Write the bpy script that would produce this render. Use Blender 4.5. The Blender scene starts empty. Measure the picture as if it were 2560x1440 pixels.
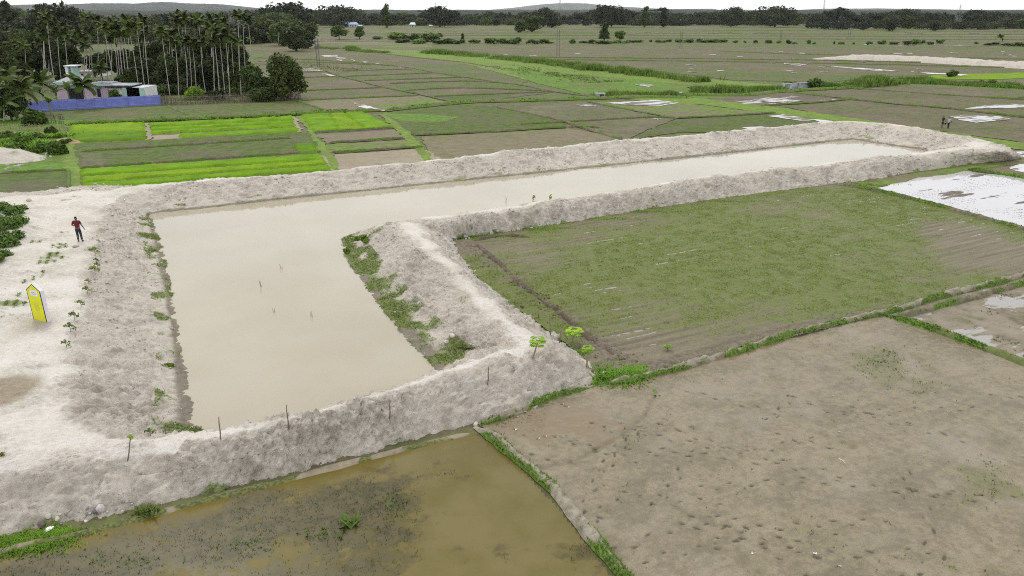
import bpy, math, random
import numpy as np
from mathutils import Vector, Matrix, geometry
from mathutils.bvhtree import BVHTree
random.seed(7); rng=np.random.default_rng(7)
C=bpy.context.scene.collection
R=math.radians
# ---------------------------------------------------------------- camera model (photo pixels 2560x1440 -> world metres)
F=1850.0; YH=24.0; CAMZ=16.5; PITCH=math.atan((720-YH)/F); CPT,SPT=math.cos(PITCH),math.sin(PITCH)
def ray(px,py):
    u=(px-1280)/F; v=-(py-720)/F
    return np.array([u, CPT+v*SPT, -SPT+v*CPT])
def P(px,py,z=0.0):
    d=ray(px,py); t=(z-CAMZ)/d[2]; return np.array([d[0]*t,d[1]*t,z])
def PY(px,py,Y):
    d=ray(px,py); t=Y/d[1]; return np.array([d[0]*t,Y,CAMZ+d[2]*t])
cam=bpy.data.cameras.new('camera'); co=bpy.data.objects.new('camera',cam); C.objects.link(co)
cam.sensor_width=36; cam.lens=36*F/2560; cam.clip_end=80000; cam.clip_start=.5
co.location=(0,0,CAMZ); co.rotation_euler=(math.pi/2-PITCH,0,0); bpy.context.scene.camera=co
# ---------------------------------------------------------------- numpy noise
def _h(ix,iy,s):
    n=(ix.astype(np.int64)*374761393+iy.astype(np.int64)*668265263+s*974634777)&0xffffffff
    n=((n^(n>>13))*1274126177)&0xffffffff
    n=((n^(n>>16))*2246822519)&0xffffffff
    return ((n^(n>>15))&0xffffff)/float(0xffffff)
def vn(x,y,s=0):
    x=np.asarray(x,float); y=np.asarray(y,float)
    ix=np.floor(x); iy=np.floor(y); fx=x-ix; fy=y-iy
    ux=fx*fx*fx*(fx*(fx*6-15)+10); uy=fy*fy*fy*(fy*(fy*6-15)+10)
    a=_h(ix,iy,s); b=_h(ix+1,iy,s); c=_h(ix,iy+1,s); d=_h(ix+1,iy+1,s)
    return (a*(1-ux)+b*ux)*(1-uy)+(c*(1-ux)+d*ux)*uy
def fbm(x,y,o=4,s=0,g=.5):
    t=0; a=1; n=0; k=1.0
    for i in range(o):
        t=t+a*(vn(x*k+i*17.3,y*k-i*9.1,s+i)*2-1); n+=a; a*=g; k*=2.07
    return t/n
def worley(x,y,s=0):
    x=np.asarray(x,float); y=np.asarray(y,float)
    ix=np.floor(x); iy=np.floor(y); best=np.full(x.shape,9.); cid=np.zeros(x.shape)
    for dx in(-1,0,1):
        for dy in(-1,0,1):
            cx=ix+dx; cy=iy+dy
            d=np.hypot(cx+_h(cx,cy,s)-x, cy+_h(cx,cy,s+5)-y); m=d<best
            best=np.where(m,d,best); cid=np.where(m,_h(cx,cy,s+9),cid)
    return best,cid
def clods(x,y,s=0):
    h=0
    for k,(sc,am) in enumerate(((1.5,.15),(3.4,.15),(7.5,.095))):
        wx=x+.25/sc*fbm(x*sc,y*sc,2,s+40+k); wy=y+.25/sc*fbm(x*sc+7,y*sc,2,s+50+k)
        f,c=worley(wx*sc,wy*sc,s+k*31); h=h+am*np.clip(1-f/(.35+.5*c),0,1)**.6*(.25+c)
    return h
# ---------------------------------------------------------------- objects
def mesh_from(name,v,f,smooth=False,attrs=None):
    v=np.asarray(v,np.float32); me=bpy.data.meshes.new(name)
    if isinstance(f,np.ndarray) and f.ndim==2:
        k=f.shape[1]; n=len(f)
        me.vertices.add(len(v)); me.vertices.foreach_set('co',v.ravel())
        me.loops.add(n*k); me.loops.foreach_set('vertex_index',f.astype(np.int32).ravel())
        me.polygons.add(n); me.polygons.foreach_set('loop_start',np.arange(0,n*k,k,dtype=np.int32))
        me.update(calc_edges=True)
    else:
        me.from_pydata([tuple(map(float,p)) for p in v],[],[tuple(map(int,q)) for q in f]); me.update()
    if smooth: me.polygons.foreach_set('use_smooth',np.ones(len(me.polygons),bool))
    for k,a in (attrs or {}).items():
        at=me.attributes.new(k,'FLOAT','POINT'); at.data.foreach_set('value',np.asarray(a,np.float32))
    return me
def obj(name,me,mat=None,parent=None,loc=None):
    o=bpy.data.objects.new(name,me); C.objects.link(o)
    if mat is not None and len(me.materials)==0: me.materials.append(mat)
    if parent is not None: o.parent=parent
    if loc is not None: o.location=[float(q) for q in loc]
    return o
def tag(o,label,cat,group=None,kind=None):
    o['label']=label; o['category']=cat
    if group: o['group']=group
    if kind: o['kind']=kind
    return o
def thing(name,label,cat,loc=(0,0,0),rz=0,group=None):
    o=bpy.data.objects.new(name,None); C.objects.link(o); o.empty_display_size=.2
    o.location=[float(q) for q in loc]; o.rotation_euler=(0,0,rz); return tag(o,label,cat,group)
def copy_tree(o,parent=None):
    c=o.copy(); C.objects.link(c)
    if parent is not None: c.parent=parent
    for ch in o.children: copy_tree(ch,c)
    return c
def gridf(nu,nv,cu=False):
    i=np.arange(nu if cu else nu-1); j=np.arange(nv-1); I,J=np.meshgrid(i,j,indexing='ij'); I2=(I+1)%nu
    return np.stack([I*nv+J,I2*nv+J,I2*nv+J+1,I*nv+J+1],-1).reshape(-1,4)
class MB:
    def __init__(s): s.v=[]; s.f=[]
    def add(s,v,f):
        b=len(s.v); s.v+= [tuple(p) for p in v]; s.f+=[tuple(b+i for i in q) for q in f]
    def box(s,c,d,rz=0,bev=0):
        x,y,z=[k/2 for k in d]; M=Matrix.Rotation(rz,3,'Z'); c=Vector(c)
        s.add([c+M@Vector(p) for p in((-x,-y,-z),(x,-y,-z),(x,y,-z),(-x,y,-z),(-x,-y,z),(x,-y,z),(x,y,z),(-x,y,z))],
          [(0,3,2,1),(4,5,6,7),(0,1,5,4),(1,2,6,5),(2,3,7,6),(3,0,4,7)])
    def tube(s,pts,rs,n=6):
        pts=[Vector([float(q) for q in p]) for p in pts]; m=len(pts)
        if not hasattr(rs,'__len__'): rs=[rs]*m
        v=[]; f=[]
        for i,p in enumerate(pts):
            t=(pts[min(i+1,m-1)]-pts[max(i-1,0)]).normalized(); a=t.orthogonal().normalized()
            if abs(t.z)>.5: a=(Vector((1,0,0))-t*t.x).normalized()
            b=t.cross(a)
            for k in range(n):
                w=2*math.pi*k/n; v.append(p+(a*math.cos(w)+b*math.sin(w))*rs[i])
        for i in range(m-1):
            for k in range(n): f.append((i*n+k,i*n+(k+1)%n,(i+1)*n+(k+1)%n,(i+1)*n+k))
        f.append(tuple(range(n))[::-1]); f.append(tuple((m-1)*n+k for k in range(n))); s.add(v,f)
    def build(s,name,mat,parent=None,smooth=False): return obj(name,mesh_from(name,s.v,s.f,smooth),mat,parent)
# ---------------------------------------------------------------- materials
class NT:
    def __init__(s,name):
        s.m=bpy.data.materials.new(name); s.m.use_nodes=True; s.t=s.m.node_tree; s.t.nodes.clear()
        s.out=s.n('ShaderNodeOutputMaterial')
    def n(s,ty,ins=None,**pr):
        nd=s.t.nodes.new(ty)
        for k,v in pr.items(): setattr(nd,k,v)
        for k,v in (ins or {}).items(): s.set(nd.inputs[k],v)
        return nd
    def set(s,i,v):
        if isinstance(v,bpy.types.NodeSocket): s.t.links.new(v,i)
        else:
            if hasattr(i.default_value,'__len__') and len(i.default_value)==4 and len(v)==3: v=(*v,1)
            i.default_value=v
    def math(s,op,a,b=0.0,c=0.0): return s.n('ShaderNodeMath',{0:a,1:b,2:c},operation=op).outputs[0]
    def pos(s,sc=(1,1,1),rz=0.0,obj=False):
        v=s.n('ShaderNodeTexCoord').outputs['Object'] if obj else s.n('ShaderNodeNewGeometry').outputs['Position']
        return s.n('ShaderNodeMapping',{0:s.n('ShaderNodeMapping',{0:v,2:(0,0,rz)}).outputs[0],3:sc}).outputs[0]
    def noise(s,v,sc,det=4,rough=.6,dist=0.0): return s.n('ShaderNodeTexNoise',{'Vector':v,'Scale':sc,'Detail':det,'Roughness':rough,'Distortion':dist}).outputs[0]
    def ss(s,x,a,b,lo=0.0,hi=1.0): return s.n('ShaderNodeMapRange',{0:x,1:a,2:b,3:lo,4:hi},interpolation_type='SMOOTHSTEP').outputs[0]
    def mix(s,f,a,b,bt='MIX'):
        nd=s.n('ShaderNodeMix',data_type='RGBA',blend_type=bt); s.set(nd.inputs[0],f); s.set(nd.inputs[6],a); s.set(nd.inputs[7],b); return nd.outputs[2]
    def attr(s,a): return s.n('ShaderNodeAttribute',attribute_name=a).outputs['Fac']
    def bump(s,h,st=.5,d=.05): return s.n('ShaderNodeBump',{'Strength':st,'Distance':d,'Height':h}).outputs[0]
    def bsdf(s,col,rough=.8,normal=None,spec=.3,**kw):
        ins={'Base Color':col,'Roughness':rough,'Specular IOR Level':spec}; ins.update(kw)
        if normal is not None: ins['Normal']=normal
        b=s.n('ShaderNodeBsdfPrincipled',ins); s.t.links.new(b.outputs[0],s.out.inputs[0]); return b
def simple(name,c,rough=.7,var=.25,sc=6,spec=.3,metal=0.0):
    t=NT(name); n=t.noise(t.pos(obj=True),sc,4); k=t.ss(n,.3,.7)
    col=t.mix(k,tuple(x*(1-var) for x in c),tuple(min(1,x*(1+var)) for x in c)); t.bsdf(col,rough,spec=spec,Metallic=metal); return t.m
FANG=math.atan2(*(P(2560,690)-P(1590,950))[[1,0]])   # direction of the field rows
def field_mat(name,c1,c2,green=(.09,.13,.03),gam=0.0,gthr=.5,gsc=.25,fur=.3,ang=None,pud=None,fine=5.0,rough=.75,psc=(.05,.16,1),wet=(.10,.088,.065),fsc=(.12,2.2,1),bs=.35,wr=.04):
    t=NT(name); ang=FANG if ang is None else ang; c1,c2,green=[tuple(x*y for x,y in zip(q,(.79,.765,.70))) for q in (c1,c2,green)]
    p=t.pos(); q=t.pos(fsc,-ang); n1=t.noise(p,.12,6); n2=t.noise(p,fine,5,.7); n3=t.noise(q,1.0,4); n4=t.noise(p,.9,5,.65)
    k=t.math('ADD',t.math('MULTIPLY',n1,.35),t.math('ADD',t.math('MULTIPLY',n2,.3),t.math('ADD',t.math('MULTIPLY',n4,.35),t.math('MULTIPLY',t.math('SUBTRACT',n3,.5),fur))))
    col=t.mix(t.ss(k,.38,.62),c1,c2)
    if gam>0:
        g=t.math('ADD',t.noise(p,gsc,5,.65),t.math('ADD',t.math('MULTIPLY',t.math('SUBTRACT',n3,.5),fur*.8),t.math('MULTIPLY',t.math('SUBTRACT',n2,.5),.5)))
        gm=t.math('MULTIPLY',t.ss(g,gthr-.08,gthr+.1),gam)
        col=t.mix(gm,col,t.mix(t.ss(n4,.35,.65),tuple(x*.7 for x in green),tuple(x*1.25 for x in green)))
    r=rough; st=bs; sx=.1
    if pud is not None:
        w=t.math('ADD',t.noise(t.pos(psc,-ang),1.0,5,.55),t.math('ADD',t.math('MULTIPLY',t.math('SUBTRACT',n3,.5),fur*.6),t.math('MULTIPLY',t.math('SUBTRACT',n4,.5),.22)))
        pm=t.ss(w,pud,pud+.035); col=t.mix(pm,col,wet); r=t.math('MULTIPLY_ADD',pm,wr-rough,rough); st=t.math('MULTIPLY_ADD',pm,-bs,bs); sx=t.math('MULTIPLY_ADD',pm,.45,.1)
    t.bsdf(col,r,t.bump(t.math('ADD',t.math('MULTIPLY',n2,.6),n4),st,.12),spec=sx); return t.m
def grass_mat(name,c,var=.45,sc=.7,tr=.2):
    t=NT(name); p=t.pos(); a=t.noise(p,sc,4); b=t.noise(p,9.0,2)
    oi=t.n('ShaderNodeObjectInfo').outputs['Random']
    k=t.math('ADD',t.math('MULTIPLY',a,.55),t.math('ADD',t.math('MULTIPLY',b,.3),t.math('MULTIPLY',oi,.15)))
    col=t.mix(t.ss(k,.3,.68),tuple(x*(1-var) for x in c),tuple(x*(1+var) for x in c))
    bs=t.n('ShaderNodeBsdfPrincipled',{'Base Color':col,'Roughness':.65,'Specular IOR Level':.08})
    tl=t.n('ShaderNodeBsdfTranslucent',{0:col}); mx=t.n('ShaderNodeMixShader',{0:tr,1:bs.outputs[0],2:tl.outputs[0]})
    t.t.links.new(mx.outputs[0],t.out.inputs[0]); return t.m
def leaf_mat(name,c,var=.5,sc=.35,tr=.22,hue=(1.15,1.0,.6)):
    t=NT(name); p=t.pos(obj=True); a=t.noise(p,sc,3); b=t.noise(p,4.0,2)
    oi=t.n('ShaderNodeObjectInfo').outputs['Random']
    k=t.math('ADD',t.math('MULTIPLY',a,.45),t.math('ADD',t.math('MULTIPLY',b,.35),t.math('MULTIPLY',oi,.2)))
    col=t.mix(t.ss(k,.28,.72),tuple(x*(1-var) for x in c),tuple(x*(1+var)*h for x,h in zip(c,hue)))
    bs=t.n('ShaderNodeBsdfPrincipled',{'Base Color':col,'Roughness':.6,'Specular IOR Level':.12})
    tl=t.n('ShaderNodeBsdfTranslucent',{0:col}); mx=t.n('ShaderNodeMixShader',{0:tr,1:bs.outputs[0],2:tl.outputs[0]})
    t.t.links.new(mx.outputs[0],t.out.inputs[0]); return t.m
# ---------------------------------------------------------------- light
SUN_EL,SUN_AZ=R(48),R(330)
w=bpy.data.worlds.new('World'); bpy.context.scene.world=w; w.use_nodes=True; nt=w.node_tree; nt.nodes.clear()
def wn(ty,ins=None,**pr):
    nd=nt.nodes.new(ty)
    for k,v in pr.items(): setattr(nd,k,v)
    for k,v in (ins or {}).items():
        if isinstance(v,bpy.types.NodeSocket): nt.links.new(v,nd.inputs[k])
        else: nd.inputs[k].default_value=v
    return nd
sky=wn('ShaderNodeTexSky',sky_type='NISHITA',sun_disc=False,sun_elevation=SUN_EL,sun_rotation=SUN_AZ)
tc=wn('ShaderNodeTexCoord').outputs['Generated']
mp=wn('ShaderNodeMapping',{0:tc,3:(1,1,2.4)}).outputs[0]
cn=wn('ShaderNodeTexNoise',{'Vector':mp,'Scale':2.6,'Detail':7.0,'Roughness':.55}).outputs[0]
cr=wn('ShaderNodeMapRange',{0:cn,1:.36,2:.64},interpolation_type='SMOOTHSTEP').outputs[0]
cc=wn('ShaderNodeMix',data_type='RGBA'); nt.links.new(cr,cc.inputs[0]); cc.inputs[6].default_value=(12.2,12.4,12.9,1); cc.inputs[7].default_value=(15.2,15.2,15.2,1)
cm=wn('ShaderNodeMix',data_type='RGBA'); cm.inputs[0].default_value=.93; nt.links.new(sky.outputs[0],cm.inputs[6]); nt.links.new(cc.outputs[2],cm.inputs[7])
bg=wn('ShaderNodeBackground',{'Strength':.1}); nt.links.new(cm.outputs[2],bg.inputs[0]); wo=wn('ShaderNodeOutputWorld'); nt.links.new(bg.outputs[0],wo.inputs[0])
sl=bpy.data.lights.new('sun','SUN'); sl.energy=1.35; sl.angle=R(12); sl.color=(1,.96,.9); so=bpy.data.objects.new('sun',sl); C.objects.link(so)
so.rotation_euler=(math.pi/2-SUN_EL,0,math.pi-SUN_AZ)
S=bpy.context.scene; S.view_settings.view_transform='Standard'; S.view_settings.look='None'; S.view_settings.exposure=-0.06; S.view_settings.gamma=1
S.cycles.use_denoising=False; S.cycles.use_adaptive_sampling=False; S.cycles.sample_clamp_indirect=4; S.cycles.pixel_filter_type='BLACKMAN_HARRIS'; S.cycles.filter_width=1.05; S.cycles.volume_bounces=2; S.cycles.max_bounces=6
# ---------------------------------------------------------------- helpers for ground plan
def pip(x,y,poly):
    poly=np.asarray(poly); ins=np.zeros(x.shape,bool); j=len(poly)-1
    for i in range(len(poly)):
        xi,yi=poly[i][:2]; xj,yj=poly[j][:2]
        c=((yi>y)!=(yj>y))&(x<(xj-xi)*(y-yi)/((yj-yi) or 1e-9)+xi); ins^=c; j=i
    return ins
def wpoly(pts,z=0.0): return np.array([P(a,b,z) for a,b in pts])
def dens(poly,jit=1.0,seed=0):
    out=[]; n=len(poly)
    for i in range(n):
        a,b=poly[i],poly[(i+1)%n]; L=np.linalg.norm(b-a); d=np.linalg.norm((a+b)/2); k=max(1,min(60,int(L/max(.35,d*.008))))
        for t in np.arange(k)/k: out.append(a+(b-a)*t)
    out=np.array(out); d=np.linalg.norm(out,axis=1); am=jit*np.clip(d*.0035,.08,.5)
    out[:,0]+=am*fbm(out[:,0]*.8,out[:,1]*.8,3,seed); out[:,1]+=am*fbm(out[:,0]*.8+50,out[:,1]*.8,3,seed+3); return out
ZL=[0.004]
def field(pts,mat,label,name='field',cat='field',jit=1.5,kind='structure',z=None,world=None):
    if z is None: z=ZL[0]; ZL[0]+=.001
    w=wpoly(pts,z) if world is None else np.asarray(world,float); w=dens(w,jit,len(w)*7+int(abs(w[0][0])*3)); w[:,2]=z
    tri=geometry.tessellate_polygon([[Vector(map(float,p)) for p in w]])
    f=[]
    for t in tri:
        a,b,c=[w[i] for i in t]
        f.append(t if (b[0]-a[0])*(c[1]-a[1])-(b[1]-a[1])*(c[0]-a[0])>0 else t[::-1])
    return tag(obj(name,mesh_from(name,w,f),mat),label,cat,kind=kind)
def resample(pts,step=None,seg=.004,lo=.15):
    pts=[np.asarray(p,float) for p in pts]; out=[]
    n=len(pts)
    for i in range(n-1):
        p0,p1,p2,p3=pts[max(i-1,0)],pts[i],pts[i+1],pts[min(i+2,n-1)]
        L=np.linalg.norm(p2-p1); d=np.linalg.norm((p1+p2)/2); k=max(2,int(L/(step or max(lo,d*seg))))
        for t in np.arange(k)/k:
            out.append(.5*((2*p1)+(-p0+p2)*t+(2*p0-5*p1+4*p2-p3)*t*t+(-p0+3*p1-3*p2+p3)*t**3))
    out.append(pts[-1]); return np.array(out)
TUFT={}  # key -> list of (pos array, height, spread)
def tufts(key,pos,h,sp=.5): TUFT.setdefault(key,[]).append((np.asarray(pos,float),h,sp))
def bund(pts,width,height,mat,label,grass=0.0,gkey='bund',gh=.18,lump=.25,world=None,name='field_bund',zb=0.0,lo=.15):
    w=np.array([P(a,b) for a,b in pts]) if world is None else np.asarray(world,float)
    c=resample(w,lo=lo); n=len(c); t=np.gradient(c,axis=0); t/=np.linalg.norm(t,axis=1)[:,None]+1e-9; nr=np.stack([-t[:,1],t[:,0],0*t[:,0]],1)
    u=np.linspace(-1,1,9); prof=np.clip(1-np.abs(u)**2.2,0,1)
    et=np.clip(np.minimum(np.arange(n),np.arange(n)[::-1])*np.linalg.norm(c[1]-c[0])/(width*1.2),.05,1); ww=width/2*(.4+.6*et)*(1+lump*fbm(c[:,0]*.7,c[:,1]*.7,3,3)); cen=c+nr*(lump*.4*width*fbm(c[:,0]*.35,c[:,1]*.35,2,8))[:,None]
    V=cen[:,None,:]+nr[:,None,:]*(ww[:,None]*u[None,:])[:,:,None]
    X,Y=V[...,0],V[...,1]; V[...,2]=zb-.03+(height+.03)*et[:,None]*prof[None,:]*(1+lump*1.6*fbm(X*1.7,Y*1.7,4,5))
    V[...,2]+=et[:,None]*min(height,.5)*lump*.8*clods(X,Y,4)/.2*prof
    gm=np.clip(.5+1.6*fbm(X*.55,Y*.55,4,int(width*100))+(.45*(np.abs(u)[None,:]-.42)*2 if 'pale' in mat.name else 0),0,1)
    o=tag(obj(name,mesh_from(name,V.reshape(-1,3),gridf(n,9),True,{'g':gm.ravel()}),mat),label,'field bund',kind='structure')
    if grass>0:
        L=np.linalg.norm(np.diff(c,axis=0),axis=1).sum(); k=int(L*width*grass); i=rng.integers(0,n-1,k); j=rng.integers(1,7,k); fr=rng.random((k,1))
        p=V[i,j]*(1-fr)+V[i+1,j]*fr; g=gm[i,j]; keep=rng.random(k)<np.clip(g*2-.35,.03,1); tufts(gkey,p[keep],gh)
    return o
# ---------------------------------------------------------------- ground materials
M={}
M['plain']=field_mat('plain soil',(.125,.115,.07),(.20,.18,.12),(.12,.165,.045),.85,.46,.02,.5,pud=.70,fine=2.0,psc=(.012,.06,1))
M['brown']=field_mat('brown tilled mud',(.125,.108,.07),(.205,.178,.122),(.11,.145,.04),.75,.5,.07,.4,pud=.73,fine=3.5)
M['brown2']=field_mat('grey brown mud',(.13,.118,.076),(.21,.188,.13),(.11,.15,.045),.7,.5,.09,.5,pud=.76,fine=3.0)
M['brownwet']=field_mat('wet brown mud',(.12,.10,.077),(.20,.168,.132),(.11,.14,.045),.6,.53,.08,.4,pud=.60,fine=3.0,psc=(.07,.2,1))
M['olive']=field_mat('olive stubble',(.125,.115,.065),(.19,.175,.10),(.10,.155,.032),.9,.45,.09,.3,pud=.78,fine=3.5)
M['dull']=field_mat('dull green stubble',(.12,.115,.07),(.18,.17,.115),(.088,.14,.018),.9,.42,.12,.3,fine=4.0)
M['beige']=field_mat('dry beige soil',(.29,.25,.19),(.38,.34,.265),(.17,.17,.08),.3,.6,.1,.3,fine=5.0)
M['tan']=field_mat('tan stubble soil',(.19,.165,.11),(.28,.245,.175),(.14,.165,.06),.6,.5,.12,.4,fine=4.0)
M['grass']=field_mat('short grass ground',(.10,.14,.03),(.17,.22,.05),(.12,.25,.022),.85,.46,.08,.2,fine=4.0)
M['grasslime']=field_mat('lime grass ground',(.135,.19,.042),(.19,.25,.06),(.17,.29,.032),.75,.45,.08,.2,fine=4.0)
M['mix']=field_mat('patchy grass mud',(.17,.15,.10),(.25,.22,.16),(.14,.23,.03),.9,.47,.12,.2,fine=4.0)
M['flood']=field_mat('flooded plot',(.15,.13,.11),(.25,.22,.2),pud=.355,fur=.55,fine=6.0,psc=(.12,.4,1),wet=(.46,.45,.45),fsc=(.25,2.6,1),wr=.05)  # pale wet colour carries part of the bright sky reflection
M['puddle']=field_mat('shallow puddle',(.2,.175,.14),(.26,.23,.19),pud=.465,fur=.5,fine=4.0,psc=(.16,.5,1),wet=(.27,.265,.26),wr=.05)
def lime_mat(name,c):
    t=NT(name); p=t.pos(); a=t.noise(p,.35,4); b=t.noise(p,7.0,3,.7); k=t.math('ADD',t.math('MULTIPLY',a,.5),t.math('MULTIPLY',b,.5))
    col=t.mix(t.ss(k,.3,.7),tuple(x*.62 for x in c),tuple(x*1.28 for x in c)); t.bsdf(col,.7,t.bump(b,.7,.1),spec=.04); return t.m
M['lime']=lime_mat('rice seedlings',(.135,.26,.006)); M['lime2']=lime_mat('darker rice seedlings',(.10,.195,.006)); M['lime3']=lime_mat('yellow rice seedlings',(.16,.27,.007))
def bund_mat(name,soil,soil2,green):
    t=NT(name); p=t.pos(); n=t.noise(p,2.5,5,.65); g=t.attr('g'); b=t.noise(p,9.0,3)
    k=t.ss(t.math('ADD',g,t.math('MULTIPLY',t.math('SUBTRACT',n,.5),.9)),.38,.62)
    col=t.mix(k,t.mix(t.ss(n,.35,.65),soil,soil2),t.mix(t.ss(b,.35,.65),tuple(x*.6 for x in green),tuple(x*1.3 for x in green)))
    t.bsdf(col,.85,t.bump(t.math('ADD',n,b),.6,.06),spec=.2); return t.m
M['bund']=bund_mat('grassy bund',(.11,.10,.06),(.19,.17,.11),(.105,.165,.03))
M['bundpale']=bund_mat('pale bund',(.19,.165,.118),(.32,.287,.225),(.105,.17,.03))
M['bunddark']=bund_mat('dark clod ridge',(.075,.06,.042),(.15,.125,.09),(.11,.09,.06))
M['bundgreen']=bund_mat('green bund',(.115,.14,.045),(.15,.175,.06),(.115,.205,.028))
# ---------------------------------------------------------------- the plain
v=[];xs=np.linspace(-30000,30000,61);ys=np.linspace(-200,46000,61)
X,Y=np.meshgrid(xs,ys,indexing='ij'); tag(obj('ground',mesh_from('ground',np.stack([X,Y,0*X],-1).reshape(-1,3),gridf(61,61)),M['plain']),'wide flat plain of wet rice fields reaching the horizon','ground',kind='structure')
# far plots, a patchwork laid out along the field rows
fd=np.array([math.cos(FANG),math.sin(FANG),0]); fn=np.array([-fd[1],fd[0],0])
def quad(c,a,b,ang): 
    d=np.array([math.cos(ang),math.sin(ang),0]); n=np.array([-d[1],d[0],0]); return [c-d*a-n*b,c+d*a-n*b,c+d*a+n*b,c-d*a+n*b]
k=0
for yy in np.arange(258,660,30):
    for xx in np.arange(-480,500,62):
        c=np.array([xx+rng.uniform(-18,18),yy+rng.uniform(-8,8),0]); px=1280+c[0]/c[1]*F
        if px<-150 or px>2700: continue
        m=rng.choice(['brown','brown2','olive','olive','mix','brown','tan','brownwet','grass' if px<1400 else 'brown2'])
        field(None,M[m],'far paddy plot of wet soil before the tree line',cat='field',world=quad(c,rng.uniform(24,31),rng.uniform(8,14.5),R(rng.uniform(-3,3))),z=.01+.001*(k%40)); k+=1
def fld(m,pts,label,**kw): return field(pts,M[m],label,**kw)
ZL[0]=.052
fld('brown',[(750,110),(960,130),(1170,158),(1210,200),(1090,184),(1003,167),(780,150),(690,150),(640,120)],'brown tilled plot running back beside the grove')
fld('brown',[(640,150),(790,152),(1003,167),(1092,184),(1160,194),(1290,212),(1390,230),(1150,260),(1055,238),(908,206),(780,171),(640,172)],'brown strip plots between two diagonal bunds')
fld('brown',[(740,172),(780,172),(908,207),(1000,228),(1055,239),(1144,261),(972,278),(823,280),(740,255)],'brown plots right of the grove')
fld('olive',[(863,193),(1032,174),(1092,184),(909,203)],'olive strip plot between bunds')
fld('olive',[(985,214),(1160,205),(1290,213),(1380,229),(1160,221),(1010,226)],'grey green strip plot')
fld('olive',[(1030,165),(1170,160),(1320,204),(1295,212),(1160,193),(1092,183)],'pale olive plot below the grass bank')
fld('dull',[(1090,242),(1160,239),(1290,235),(1260,247),(1150,258)],'dark green patch of young rice beside diagonal bund')
fld('grasslime',[(900,121),(1075,127),(1500,168),(1800,200),(1960,214),(1900,232),(1700,240),(1480,240),(1330,204),(1160,158),(960,132)],'long lime green grass strip along the canal',name='meadow')
fld('grass',[(1250,170),(1500,190),(1760,215),(1700,238),(1480,240),(1330,205)],'dark green grass at the end of the canal meadow',name='meadow')
fld('brown',[(1080,120),(1400,108),(2000,118),(2560,128),(2700,150),(2700,190),(2560,183),(2240,190),(2050,205),(1800,195),(1500,163)],'wide brown plain beyond the canal')
fld('olive',[(1080,108),(1500,106),(2000,112),(2560,118),(2560,128),(2000,120),(1400,112),(1080,120)],'green edge strip before the hedge')
fld('olive',[(1560,168),(1860,175),(2240,190),(2060,206),(1830,200)],'olive plot beside the canal reeds')
fld('lime3',[(2265,191),(2400,186),(2640,179),(2640,192),(2470,199),(2380,197),(2280,197)],'bright yellow green rice plot by the hedge')
fld('grass',[(1700,238),(1960,214),(2110,216),(2265,209),(2560,222),(2560,226),(2405,218),(2265,212),(2110,222),(1960,230),(1860,240),(1760,248)],'grass bank beneath the canal hedge',name='meadow')
fld('brown2',[(2129,222),(2265,212),(2405,218),(2700,230),(2700,256),(2405,242),(2241,230)],'tan plot below the hedge on the right')
fld('brown',[(1960,232),(2129,223),(2241,230),(2405,242),(2700,258),(2700,310),(2382,273),(2241,261),(2054,241)],'long tilled plot with a white puddle')
fld('brownwet',[(1760,248),(1960,231),(2054,241),(2124,249),(2030,258),(1900,266),(1850,262)],'wet purple brown plot by the grass path')
fld('brown',[(1960,268),(2129,250),(2241,262),(2382,274),(2700,312),(2700,400),(2560,356),(2330,324),(2100,292)],'tilled plot where two farmers stand')
fld('grasslime',[(1560,247),(1700,240),(1760,247),(1850,257),(1960,270),(2100,290),(2200,304),(2330,324),(2450,342),(2620,365),(2620,385),(2440,355),(2330,340),(2200,318),(2100,304),(2000,294),(1930,283),(1850,273),(1750,261),(1640,256)],'bright green grass path between plots',name='grass_path')
fld('brown2',[(1160,262),(1466,255),(1559,273),(1690,297),(1560,350),(1480,330),(1400,303),(1231,267)],'muddy plot with small puddles in the middle')
fld('mix',[(1475,256),(1640,252),(1750,262),(1850,274),(1940,283),(1698,296),(1600,280)],'green tinged plot with a puddle below the canal')
fld('dull',[(1690,299),(1940,284),(2100,305),(2200,318),(2100,330),(1850,330),(1700,330),(1570,350)],'wet olive plot behind the far embankment')
fld('dull',[(950,286),(1160,262),(1231,267),(1403,303),(1419,319),(1037,339)],'dull green plot behind the long embankment')
fld('grass',[(960,284),(1060,284),(1150,292),(1100,305),(1000,303)],'dark green patch of young rice by the seedbeds')
fld('tan',[(1050,342),(1419,321),(1500,334),(1600,350),(1700,360),(1300,410),(1100,420)],'tan stubble plot behind the long embankment')
fld('olive',[(150,284),(420,267),(750,254),(823,281),(750,287),(560,296),(175,313)],'brown olive strip before the blue fence')
fld('tan',[(752,254),(780,251),(1047,240),(1144,260),(972,277),(825,280)],'tan plot with a curved pool')
fld('mix',[(940,262),(1060,246),(1140,259),(985,276)],'grass tinged corner beside the curved pool')
fld('grass',[(-100,290),(185,300),(205,380),(205,480),(-100,500)],'rough grass left of the seedbeds',name='meadow')
fld('grasslime',[(160,350),(210,345),(215,480),(165,480)],'lime green grass path beside the seedbeds',name='grass_path')
fld('dull',[(185,358),(745,330),(800,338),(860,430),(205,480)],'dull green plot between seedbeds')
fld('brown2',[(205,383),(260,380),(260,420),(203,424)],'bare end of the dull green plot')
fld('dull',[(-100,436),(172,427),(172,474),(-100,500)],'dull green plot left of the grass path')
fld('grasslime',[(740,292),(757,290),(790,335),(865,428),(832,428),(800,385),(778,335)],'grass path between seedbeds and bare plots',name='grass_path')
fld('tan',[(795,336),(988,324),(1012,347),(818,359)],'small brown plot by the grass path')
fld('mix',[(815,361),(1015,349),(1052,368),(830,384)],'small olive plot by the grass path')
fld('beige',[(832,387),(1060,371),(1125,410),(860,440)],'pale bare plot against the embankment')
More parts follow.
